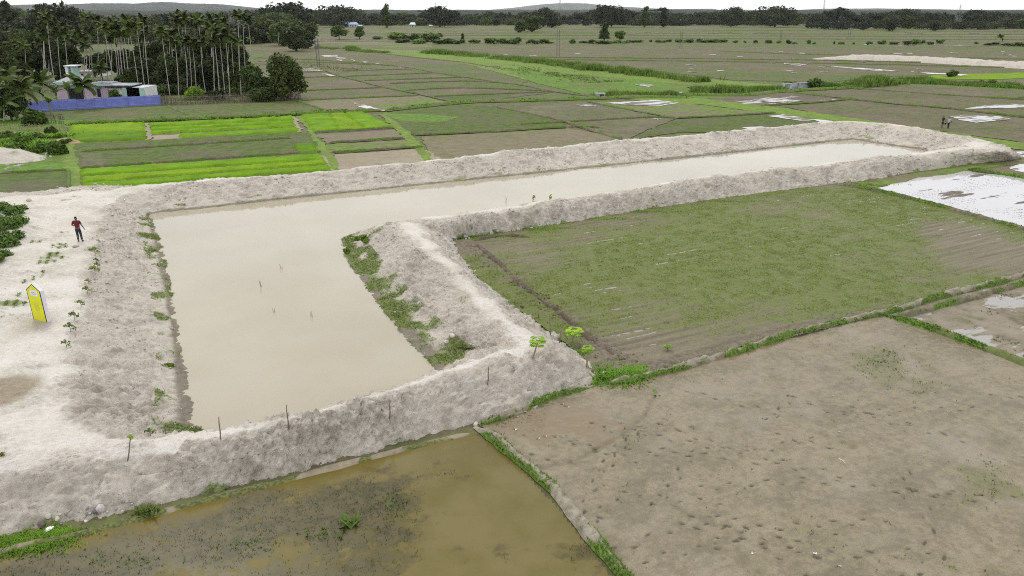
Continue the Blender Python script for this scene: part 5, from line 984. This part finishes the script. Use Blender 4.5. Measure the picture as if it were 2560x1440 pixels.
mast('tall lattice radio mast rising over the tree line near the centre',1400,-14,1500,2.6); mast('thin lattice mast over the tree line right of centre',2063,-6,2100,2.2); mast('thin distant mast near the right end of the tree line',2402,12,2000,2); mast('faint distant mast over the domed tree left of centre',1089,7,2300,1.6)
# culvert
a,b=P(1955,224),P(2030,219); t=thing('culvert_wall','weathered grey concrete culvert wall half hidden by bushes at the canal','wall',(a+b)/2); L=np.linalg.norm(b-a); rz=math.atan2(b[1]-a[1],b[0]-a[0]); t.rotation_euler=(0,0,rz)
m=MB(); m.box((0,0,.5),(L,.35,1.3)); m.build('wall',CONC,t); m=MB(); m.box((0,0,1.2),(L+.1,.5,.12)); m.build('coping',GWALL,t)
for k in(-.5,0,.5): m=MB(); m.box((k*L*.98,-.28,.5),(.3,.25,1.35)); m.build('buttress',CONC,t)
p=P(1500,243); t=thing('irrigation_box','small concrete irrigation box with a dark opening at the edge of the reeds','irrigation box',p); m=MB(); m.box((0,0,.35),(1.9,1.1,.75)); m.build('body',CONC,t); m=MB(); m.box((.35,-.54,.38),(.8,.08,.45)); m.build('opening',DARK,t); m=MB(); m.box((0,0,.77),(2.05,1.2,.1)); m.build('lid',GWALL,t)
# stakes
STK=paint('weathered stick',(.17,.14,.11),var=.4,sc=5)
for i,(bx,by,tx,ty,lab) in enumerate(((319,1152,327,1092,'leaning stake with a green sprout on top, leftmost on the near bank'),(551,1098,547,1042,'thin dark stake on the bank crest beside the near pond corner'),(721,1072,716,1012,'pale brown stake on the bank crest in the middle of the near bank'),(974,1048,975,1000,'thin stake low on the near bank slope right of the middle'),(1219,962,1222,916,'thin stake on the slope left of the leaning papaya'),(1376,838,1374,784,'tall thin stake behind the papaya seedlings on the inner bank'),(1347,800,1345,776,'short stake on the inner bank crest above the clod ridge'),(1398,858,1402,826,'dark short stake between two papaya seedlings'))):
    b=hit(bx,by); tp=PY(tx,ty,b[1]); d=tp-b; t=thing('stake',lab,'stake',b); m=MB(); m.tube([-d*.12,d*.35+np.array([.012,0,0]),d*.7-np.array([.01,0,0]),d],[.026,.024,.021,.015],6); m.build('stick',STK,t)
    if i==0:
        g=np.random.default_rng(3); v,f=leaves([(0,0,0,.08,.08,.09)],22,.06,g); obj('sprout',mesh_from('sprout',v+d,f),MT['papaya'],t)
    else:
        m=MB(); m.tube([d*.62,d*.62+np.array([.05,.02,.07])],[.012,.006],5); m.build('twig_stub',STK,t)
# papaya
def papaya(label,bx,by,tx,ty,r,seed):
    b=hit(bx,by); tp=PY(tx,ty,b[1]); d=tp-b; t=thing('papaya_plant',label,'papaya plant',b); m=MB(); m.tube([-d*.1,d*.5,d],[.045,.036,.025],7); m.build('trunk',paint('papaya stem',(.26,.22,.14),var=.3,sc=4),t); g=np.random.default_rng(seed); PP=[]
    for i in range(13):
        az=i*2.4; el=.9-1.2*(i/13); L=r*g.uniform(.6,.95); e=np.array([math.cos(az)*math.cos(el),math.sin(az)*math.cos(el),math.sin(el)]); c=d+e*L*.75; PP.append(tube_q([d,c],[.012,.008],4)); s=r*.46
        for k in range(7):
            aa=az+(k-3)*.55; o=np.array([math.cos(aa),math.sin(aa),-.25]); sd=np.array([-math.sin(aa),math.cos(aa),0])*s*.24; PP.append((np.array([c,c+o*s*.55+sd,c+o*s,c+o*s*.55-sd]),np.array([[0,1,2,3]])))
    v,f=join(*PP); obj('leaves',mesh_from('leaves',v,f),MT['papaya'],t)
papaya('leaning papaya plant with bright leaves on the bank corner',1332,896,1344,856,.46,1); papaya('larger papaya plant at the foot of the inner bank beside the clod ridge',1427,866,1437,829,.52,2); papaya('small pale papaya plant low on the bank corner',1467,919,1469,872,.34,3)
papaya('tiny papaya seedling on the edge of the weedy paddy',1668,880,1669,866,.22,4)
# saplings along the left crest
SP=((247,606,6,'small dry sapling, farthest of the row on the crest'),(239,640,17,'leafy sapling below the walking man, second farthest of the row'),(242,656,9,'sparse sapling just below the second farthest one'),(238,686,16,'bushy sapling in the middle of the crest row'),(244,668,9,'small sapling right behind the bushy middle one'),(222,710,10,'dry thin sapling above the dense one on the crest'),(219,734,14,'dense round sapling on the crest, right of the sign top'),(203,767,13,'thin twiggy sapling right of the yellow sign'),(187,800,16,'dark spreading sapling beside the foot of the yellow sign'),(177,830,17,'dense sapling just below the foot of the yellow sign'),(166,868,14,'pale green sapling, nearest of the crest row'),(376,1090,16,'green sapling in the corner of the inner slope'),(370,540,5,'tiny seedling on the ledge at the pond corner'))
for i,(x,y,hp,lab) in enumerate(SP):
    b=hit(x,y); sc=np.linalg.norm(b-np.array([0,0,CAMZ]))/F; h=hp*sc*1.25; g=np.random.default_rng(900+i); t=thing('sapling',lab,'sapling',b); PP=[tube_q([(0,0,-.05),(.01,.01,h*.5),(0,.01,h*.85)],[.012,.01,.006],5)]
    for k in range(6): a=k*1.05; PP.append(tube_q([(0,0,h*(.25+.08*k)),(math.cos(a)*h*.35,math.sin(a)*h*.35,h*(.42+.09*k))],[.007,.004],4))
    v,f=join(*PP); obj('stem',mesh_from('stem',v,f),STK,t); v,f=leaves([(math.cos(k*1.05)*h*.36,math.sin(k*1.05)*h*.36,h*(.4+.1*k),h*.26,h*.26,h*.14) for k in range(6)]+[(0,0,h*.9,h*.22,h*.22,h*.18)],70,h*.13,g,.2); obj('leaves',mesh_from('leaves',v,f),MT['sap'],t)
for x,y,lab in ((8,1138,'tiny green seedling on the white path at the left edge'),(86,1126,'x')):
    if lab=='x': continue
    b=hit(x,y); g=np.random.default_rng(5); t=thing('seedling',lab,'seedling',b); v,f=leaves([(0,0,.06,.1,.1,.06)],26,.06,g); obj('leaves',mesh_from('leaves',v,f),MT['sap'],t); m=MB(); m.tube([(0,0,-.03),(0,0,.08)],.01,5); m.build('stem',STK,t)
# plants standing in the pond
for i,(x,y,hp,lab) in enumerate(((1265,506,18,'thin twigs standing in the pond, left of two green water plants'),(1333,499,13,'green water plant in the pond near the inner embankment, left one'),(1375,500,17,'taller green water plant in the pond near the inner embankment'),(652,716,20,'thin stalks standing in the middle of the pond'),(703,672,12,'small twig standing in the far half of the pond'),(685,780,10,'twig just above the near pair of twigs in the pond'),(780,792,14,'pair of thin twigs standing in the near half of the pond'))):
    b=P(x,y,WZ); sc=np.linalg.norm(b-np.array([0,0,CAMZ]))/F; h=hp*sc*(.8 if i in(1,2) else 1.0); g=np.random.default_rng(40+i); m=MB(); gk_=i in(1,2)
    for k in range(9 if gk_ else 3): m.tube([(g.normal(0,.06),g.normal(0,.06),-.2),(g.normal(0,.10),g.normal(0,.1),h*g.uniform(.55,1.1))],[.012,.006],4)
    if gk_:
        for k in range(30): a=g.uniform(0,6.28); r_=g.uniform(0,.14); z=h*g.uniform(.2,1); m.add([(r_*math.cos(a),r_*math.sin(a),z),(r_*math.cos(a)+.05,r_*math.sin(a),z+.07),(r_*math.cos(a)+.12,r_*math.sin(a)+.03,z+.05),(r_*math.cos(a)+.06,r_*math.sin(a)-.03,z-.01)],[(0,1,2,3)])
    o=tag(m.build('water_plant' if gk_ else 'twig',MT['papaya'] if gk_ else STK),lab,'water plant' if gk_ else 'twig'); o.location=b.tolist()
# bushes at the pond corner and creeper at the left
for i,(x,y,w_,h_,lab) in enumerate(((914,606,.95,.75,'leafy bush at the tip of the inner embankment'),(868,632,.65,.5,'small leafy bush at the water beside the tip of the inner embankment'),(893,600,.5,.35,'smallest bush between the two bushes at the embankment tip'),(425,916,.35,.22,'grassy tuft bush on the ledge of the left slope'))):
    tree('bush',lab,'bush','bush',hit(x,y),w_,h_,'light',520,.075,600+i)
cz=hit(-15,640); t=thing('creeper_bush','dense dark green creeper bush at the left edge of the bank','bush',(cz[0],cz[1],cz[2]-.3)); g=np.random.default_rng(77); bl=[]
for (x,y,r_) in ((5,512,.75),(35,520,.7),(-30,540,1.0),(20,555,.9),(45,545,.7),(0,590,.85),(-40,600,1.1),(25,600,.6),(-20,640,.75),(-60,660,1.),(40,580,.55),(52,510,.5),(-70,520,1.0),(8,625,.5),(-90,600,1.2),(-90,690,1.2)):
    q=hit(x,y+14); bl.append((q[0]-cz[0],q[1]-cz[1],.25+r_*.35,r_,r_,r_*.75))
v,f=leaves(bl,12000,.13,g,.55,.7); obj('foliage',mesh_from('foliage',v,f),MT['creeper'],t)
v,f=join(*[tube_q([(b[0],b[1],-.3),(b[0]+.1,b[1],b[2]+b[5]*.6)],[.03,.012],5) for b in bl]); obj('stems',mesh_from('stems',v,f),BARK,t)
# boulders
def rock(label,px,py,sx,sy,sz,c,seed,name='boulder',z=None,group=None):
    b=hit(px,py); n_=10; u=np.linspace(0,2*np.pi,15)[:-1]; vv=np.linspace(0,np.pi,9); U_,V_=np.meshgrid(u,vv,indexing='ij'); X=np.cos(U_)*np.sin(V_); Y=np.sin(U_)*np.sin(V_); Z=np.cos(V_); rr=1+.34*fbm(X*1.6+seed*3.1+Z*1.3,Y*1.6+Z*1.7,3,seed)
    V=np.stack([X*rr*sx,Y*rr*sy,Z*rr*sz+sz*.55],-1).reshape(-1,3); o=obj(name,mesh_from(name,V,gridf(14,9,True)),simple('stone',c,.85,.25,8)); o.location=b.tolist(); o.rotation_euler=(0,0,seed*1.3); return tag(o,label,'stone',group)
rock('smooth white stone lying on the green grass at the bottom left',123,1326,.16,.10,.07,(.80,.79,.77),1)
rock('dark purple grey boulder left of the white stone',104,1315,.13,.12,.14,(.16,.13,.125),2); rock('pale grey stone, left of two above the white stone',121,1294,.10,.09,.09,(.45,.43,.38),3); rock('pale pointed stone, right of two above the white stone',144,1300,.12,.08,.08,(.44,.42,.35),4)
rock('large pale boulder in the rubble of the near bank foot',253,1277,.15,.13,.15,(.50,.47,.46),5); rock('dark violet boulder beside the large pale boulder',241,1282,.10,.09,.12,(.17,.14,.16),6); rock('small white stone at the lower edge of the rubble',215,1305,.07,.06,.05,(.62,.6,.57),7); rock('pale egg shaped stone at the right end of the rubble',282,1298,.06,.05,.06,(.56,.53,.48),8)
rock('pale boulder at the inner slope foot, upper one of a pair',1131,842,.16,.13,.12,(.58,.55,.5),9); rock('pale boulder at the inner slope foot, lower one of a pair',1117,858,.14,.13,.12,(.55,.52,.48),10)
rock('pale stone on the bund end where the embankment meets the mud plot',1190,1064,.14,.12,.10,(.52,.49,.43),11); rock('stone at the lower corner of the bank beside the bright grass',1512,936,.17,.12,.1,(.5,.47,.41),12); rock('dark clod of earth beside the bright grass corner',1494,918,.14,.12,.1,(.10,.085,.07),13); rock('blocky pale clod on the path at the left behind the bush',72,502,.28,.2,.14,(.48,.42,.30),14)
rock('brownish clod on the path below the walking man',190,617,.22,.14,.08,(.36,.32,.25),15); rock('black clod heap on the inner embankment above the paddy',1305,772,.2,.14,.12,(.06,.05,.045),16)
g=np.random.default_rng(9)
for i in range(34):
    x=g.uniform(150,330); rock('little stone in the rubble at the foot of the near bank',x,1330-(x-110)*.175-g.uniform(4,42),*(g.uniform(.025,.06,3)),tuple(q_*g_ for q_,g_ in zip((.40,.37,.33),[g.uniform(.6,1.35)]*3)),20+i,'stone',group='rubble stones at the near bank foot')
for i in range(26):
    x=g.uniform(5,150); y=428-(x)*.30+g.uniform(-6,6); rock('pale stone along the foot of the earth mound at the left',x,y,*(g.uniform(.12,.3,3)*.8),(.42,.39,.35),60+i,'stone',group='stones of the left earth mound')
for i in range(24):
    s_=g.random(); x=1135+g.uniform(-12,40)+(s_*330 if i>8 else 0); y=(598+g.uniform(-4,6)) if i<=8 else 600-s_*48+g.uniform(-6,2); rock('pale stone at the outer foot of the embankment by the paddy corner',x,y,*(g.uniform(.07,.17,3)),(.46,.43,.39),90+i,'stone',group='stones at the paddy corner')
# litter in the mud
LIT=paint('pale dry leaf',(.66,.64,.58),var=.15,sc=20)
for i,(x,y,s_,lab) in enumerate(((1881,1384,.09,'pale curled scrap lying in the mud, left of the larger one'),(2038,1386,.13,'larger pale scrap with a thin stalk lying in the mud'),(2081,990,.07,'white scrap in the upper middle of the mud plot'),(2097,1081,.07,'pale scrap beside a dark weed patch in the mud'),(2100,1417,.08,'thin pale scrap near the bottom of the mud plot'))):
    q=P(x,y,.10); s_*=.75; m=MB(); g=np.random.default_rng(i); n_=9; V=[(0,0,.02)]
    for k in range(n_): a=k/n_*6.283; r_=s_*(1 if k%2 else .5)*g.uniform(.7,1.2); V.append((r_*math.cos(a),r_*.7*math.sin(a),.015+g.uniform(0,.05)))
    V2=[(x_,y_,z_-.008) for x_,y_,z_ in V]; nn=len(V); m.add(V+V2,[(0,1+k,1+(k+1)%n_) for k in range(n_)]+[(nn,nn+1+(k+1)%n_,nn+1+k) for k in range(n_)]+[(1+k,nn+1+k,nn+1+(k+1)%n_,1+(k+1)%n_) for k in range(n_)]); m.tube([(0,0,.02),(s_*1.9,s_*.2,.02)],[.006,.004],4)
    o=tag(m.build('leaf_scrap',LIT),lab,'litter'); o.location=q.tolist()
m=MB(); q0,q1=P(2098,1146,.11),P(2116,1160,.11); m.tube([(0,0,0),(q1-q0)*.5+np.array([0,0,.02]),q1-q0],[.012,.011,.007],5); m.tube([(q1-q0)*.5+np.array([0,0,.02]),(q1-q0)*.55+np.array([.06,.03,.03])],.005,4); o=tag(m.build('stick',LIT),'thin pale stick lying in the middle of the mud plot','stick'); o.location=q0.tolist()
# yellow sign
A=hit(84,797); Bq=hit(118.5,806); A[2]=Bq[2]=min(A[2],Bq[2]); d=Bq-A; wS=np.linalg.norm(d[:2]); rz=math.atan2(d[1],d[0]); tp=PY(77,702,((A+Bq)/2)[1]); hS=PY(104,727,Bq[1])[2]-A[2]; pk=wS*.34; cS=(A+Bq)/2
sg=thing('sign','yellow pointed sign slab with white sides standing on the white path','sign',(cS[0],cS[1],cS[2]-.05),rz); SD=.2
def slab(w_,h_,pk_,y0,y1,z0,name,mat,dx=0):
    m=MB(); o=[(-w_/2+dx,z0),(w_/2+dx,z0),(w_/2+dx,h_),(dx,h_+pk_),(-w_/2+dx,h_)]; m.add([(x,y0,z) for x,z in o]+[(x,y1,z) for x,z in o],[(0,1,2,3,4),(9,8,7,6,5)]+[(i,5+i,5+(i+1)%5,(i+1)%5) for i in range(5)]); return m.build(name,mat,sg)
slab(wS,hS,pk,0,SD,-.15,'body',paint('white painted board',(.66,.64,.68),var=.08)); slab(wS-.002,hS,pk,-.012,-.001,-.15,'border',paint('black border',(.03,.025,.035),var=.2)); e=.055
slab(wS-2*e,hS-e*.2,pk-e*.6,-.018,-.0125,-.1,'face',paint('yellow paint',(.66,.66,.02),var=.07,sc=1.5,rough=.45))
m=MB(); z0=hS-.30; z1=hS+.02; b_=.04; o_=[(-wS*.26,z0+b_),(-wS*.26+b_,z0),(wS*.30-b_,z0),(wS*.30,z0+b_),(wS*.30,z1-b_),(wS*.30-b_,z1),(-wS*.26+b_,z1),(-wS*.26,z1-b_)]
m.add([(x,-.022,z) for x,z in o_]+[(x,-.0185,z) for x,z in o_],[tuple(range(8)),tuple(range(15,7,-1))]+[(i,8+i,8+(i+1)%8,(i+1)%8) for i in range(8)]); m.build('badge',paint('white badge',(.70,.69,.74),var=.05),sg)
mk=paint('grey badge marks',(.30,.32,.42),var=.3,sc=12); m=MB()
for x,z,w_,h_ in ((-.12,.17,.10,.05),(.02,.2,.12,.035),(.09,.13,.09,.05),(-.04,.1,.13,.03),(.12,.08,.06,.03),(-.1,.09,.04,.03)): m.box((x*wS/1.0,-.0235,z0+z),(w_*wS,.002,h_))
m.build('badge_marks',mk,sg)
m=MB(); mk2=paint('faint olive emblem',(.50,.50,.06),var=.1)
for (cx,cz_,r0,r1) in ((.02,hS*.48,.17,.145),(.02,hS*.48,.105,.085)):
    V=[];n_=28
    for k in range(n_): a=k/n_*6.283; V+=[(cx+r0*math.cos(a)*wS,-.0195,cz_+r0*1.35*math.sin(a)),(cx+r1*math.cos(a)*wS,-.0195,cz_+r1*1.35*math.sin(a))]
    m.add(V,[(2*k,2*((k+1)%n_),2*((k+1)%n_)+1,2*k+1) for k in range(n_)])
for k in range(5): m.box((.02,-.0195,hS*.48-.10+k*.05),(wS*(.10-.015*abs(k-2)),.002,.018))
m.build('emblem',mk2,sg)
# ---------------------------------------------------------------- people
def skin(name,verts,edges,mat,parent,sub=2):
    me=bpy.data.meshes.new(name); me.from_pydata([v[:3] for v in verts],[],[]) if False else me.from_pydata([v[:3] for v in verts],edges,[]); o=bpy.data.objects.new(name,me); C.objects.link(o); o.modifiers.new('s','SKIN'); o.modifiers['s'].use_smooth_shade=True
    for i,v in enumerate(verts):
        r=v[3]; me.skin_vertices[0].data[i].radius=r if hasattr(r,'__len__') else (r,r); me.skin_vertices[0].data[i].use_root=(i==0)
    sb=o.modifiers.new('u','SUBSURF'); sb.levels=sub; sb.render_levels=sub
    dg=bpy.context.evaluated_depsgraph_get(); nm=bpy.data.meshes.new_from_object(o.evaluated_get(dg)); o.modifiers.clear(); o.data=nm; nm.materials.clear(); nm.materials.append(mat); nm.polygons.foreach_set('use_smooth',np.ones(len(nm.polygons),bool)); o.parent=parent; return o
def hand(V,E,w,dirv,side,curl=.5):
    d=Vector(dirv).normalized(); b=len(V); p=Vector(V[w][:3])+d*.07; V.append((*p,(.036,.018))); E.append((w,b)); x=Vector((0,1,0)) if abs(d.y)<.7 else Vector((1,0,0)); x=(x-d*x.dot(d)).normalized(); nrm_=d.cross(x)*side
    for k,L in enumerate((.062,.074,.07,.055)):
        q=p+x*(.03-.02*k)+d*.028; i=len(V); V.append((*q,.0095)); E.append((b,i)); q2=q+d*L*.5+nrm_*L*.2*curl; V.append((*q2,.0085)); E.append((i,i+1)); q3=q2+d*L*.35+nrm_*L*.5*curl; V.append((*q3,.007)); E.append((i+1,i+2))
    q=p-d*.03+x*.04; i=len(V); V.append((*q,.010)); E.append((b,i)); q2=q+x*.025+d*.035; V.append((*q2,.008)); E.append((i,i+1))
def person(label,loc,rz,sc,pose,shirt,lower,skinc,lowlen='long',name='person',shoes=True,longshirt=0.0):
    t=thing(name,label,'person',loc,rz); t.scale=(sc,sc,sc); sk=paint('skin tone',skinc,var=.08,rough=.6); hair=paint('black hair',(.012,.010,.009),var=.3)
    sh={-1:(-.195,0,1.43),1:(.195,0,1.43)}; el,wr=pose['el'],pose['wr']; kn,an=pose['kn'],pose['an']
    V=[(0,0,.95,(.15,.11)),(0,0,1.12,(.135,.10)),(0,0,1.33,(.165,.11)),(0,-.005,1.46,(.075,.07)),(0,.01,1.53,(.052,.052)),(0,.025,1.60,(.072,.085)),(0,.015,1.67,(.078,.095)),(0,.01,1.725,(.05,.06))]; E=[(0,1),(1,2),(2,3),(3,4),(4,5),(5,6),(6,7)]
    V.append((0,.125,1.625,.014)); E.append((5,8)); V.append((0,.105,1.575,.02)); E.append((5,9))
    for s in(-1,1): i=len(V); V.append((s*.083,.01,1.635,(.012,.02))); E.append((5,i))
    hw=[]
    for s in(-1,1):
        i=len(V); V+= [(*sh[s],.06),(*el[s],.043),(*wr[s],.028)]; E+=[(2,i),(i,i+1),(i+1,i+2)]; hand(V,E,i+2,Vector(wr[s])-Vector(el[s]),s)
        i=len(V); V+=[(s*.095,0,.88,.088),(*kn[s],.06),((kn[s][0]+an[s][0])/2,(kn[s][1]+an[s][1])/2-.02,(kn[s][2]+an[s][2])/2+.05,.058),(*an[s],.038),(an[s][0]+s*.02,an[s][1]+.13,an[s][2]-.05,(.04,.028)),(an[s][0]+s*.025,an[s][1]+.19,an[s][2]-.06,(.03,.02))]; E+=[(0,i),(i,i+1),(i+1,i+2),(i+2,i+3),(i+3,i+4),(i+4,i+5)]
    body=skin('body',V,E,sk,t)
    V=[(0,0,.93-longshirt,(.165+longshirt*.1,.125)),(0,0,1.12,(.155,.12)),(0,0,1.33,(.18,.13)),(0,-.01,1.455,(.085,.08))]; E=[(0,1),(1,2),(2,3)]
    for s in(-1,1):
        i=len(V); e_=Vector(el[s]); V+=[(*sh[s],.075),(*(Vector(sh[s]).lerp(e_,.88)),.062)]; E+=[(2,i),(i,i+1)]
    skin('shirt',V,E,shirt,t)
    V=[(0,0,.99,(.16,.12)),(0,0,.9,(.155,.12))]; E=[(0,1)]
    for s in(-1,1):
        i=len(V); k_=Vector(kn[s]); a_=Vector(an[s])
        if lowlen=='long': V+=[(s*.095,0,.84,.105),(*k_,.078),(*(k_.lerp(a_,.93)),.068)]; E+=[(1,i),(i,i+1),(i+1,i+2)]
        else: V+=[(s*.085,0,.82,.11),(*(Vector((s*.085,0,.82)).lerp(k_,.9)),.095)]; E+=[(1,i),(i,i+1)]
    skin('trousers' if lowlen=='long' else 'shorts',V,E,lower,t)
    skin('hair',[(0,-.035,1.655,(.082,.07)),(0,-.01,1.72,(.078,.085)),(0,.03,1.745,(.05,.05))],[(0,1),(1,2)],hair,t)
    for s in(-1,1):
        m=MB(); m.tube([(s*.033,.098,1.648),(s*.033,.106,1.648)],[.012,.008],6); m.build('eye',DARK,t)
        if shoes: skin('shoe',[(an[s][0],an[s][1]-.05,an[s][2]-.045,.045),(an[s][0]+s*.015,an[s][1]+.08,an[s][2]-.05,(.05,.036)),(an[s][0]+s*.025,an[s][1]+.18,an[s][2]-.06,(.04,.026))],[(0,1),(1,2)],DARK,t)
    return t
b=hit(201,604); person('man in a dark red shirt and dark trousers walking away along the white path',(b[0],b[1],b[2]-.01),R(12),1.03,{'el':{-1:(-.30,-.03,1.17),1:(.285,-.02,1.17)},'wr':{-1:(-.20,.20,1.12),1:(.36,.05,.93)},'kn':{-1:(-.10,.05,.50),1:(.11,.03,.50)},'an':{-1:(-.09,-.06,.12),1:(.12,.02,.09)}},paint('dark red shirt',(.115,.014,.024),var=.2,sc=5),paint('dark navy trousers',(.022,.022,.034),var=.25,sc=5),(.16,.09,.06))
q=P(2354,320,.08); person('farmer in black shirt and dark shorts, left one of two in the mud',q,R(-90),1.03,{'el':{-1:(-.26,.02,1.17),1:(.25,.10,1.17)},'wr':{-1:(-.22,.22,1.02),1:(.2,.30,.95)},'kn':{-1:(-.09,.02,.5),1:(.1,.06,.5)},'an':{-1:(-.1,-.03,.05),1:(.11,.03,.05)}},paint('black shirt',(.022,.02,.026),var=.2),paint('dark shorts',(.03,.022,.026),var=.2),(.17,.10,.07),'short',shoes=False)
q2=P(2369,321,.08); person('farmer in a long pale lilac shirt and dark lower cloth, right of the other farmer',q2,R(-70),.93,{'el':{-1:(-.25,.08,1.17),1:(.25,.10,1.17)},'wr':{-1:(-.15,.28,1.12),1:(.15,.30,1.14)},'kn':{-1:(-.09,.06,.5),1:(.1,.02,.5)},'an':{-1:(-.1,.0,.05),1:(.11,.05,.05)}},paint('pale lilac shirt',(.50,.42,.50),var=.1),paint('navy cloth',(.025,.022,.035),var=.2),(.17,.10,.07),'long',shoes=False,longshirt=.14)
t=thing('bucket','small dark bucket held by the farmer in black','bucket',(q[0]+.33,q[1]-.18,.60)); m=MB(); m.tube([(0,0,0),(0,0,.26)],[.10,.14],12); m.build('pail',DARK,t); m=MB(); m.tube([(-.13,0,.26),(-.1,0,.38),(0,0,.43),(.1,0,.38),(.13,0,.26)],.008,5); m.build('handle',STEEL,t)
t=thing('bundle','reddish pink bundle held by the farmer in lilac','bundle',(q2[0]+.34,q2[1]-.08,.98)); v,f=leaves([(0,0,.1,.12,.1,.16)],160,.06,np.random.default_rng(4)); m=MB(); m.tube([(0,0,-.08),(.02,0,.1),(0,0,.28)],[.07,.12,.06],10); m.build('cloth',paint('pink cloth',(.34,.12,.18),var=.3,sc=8),t)
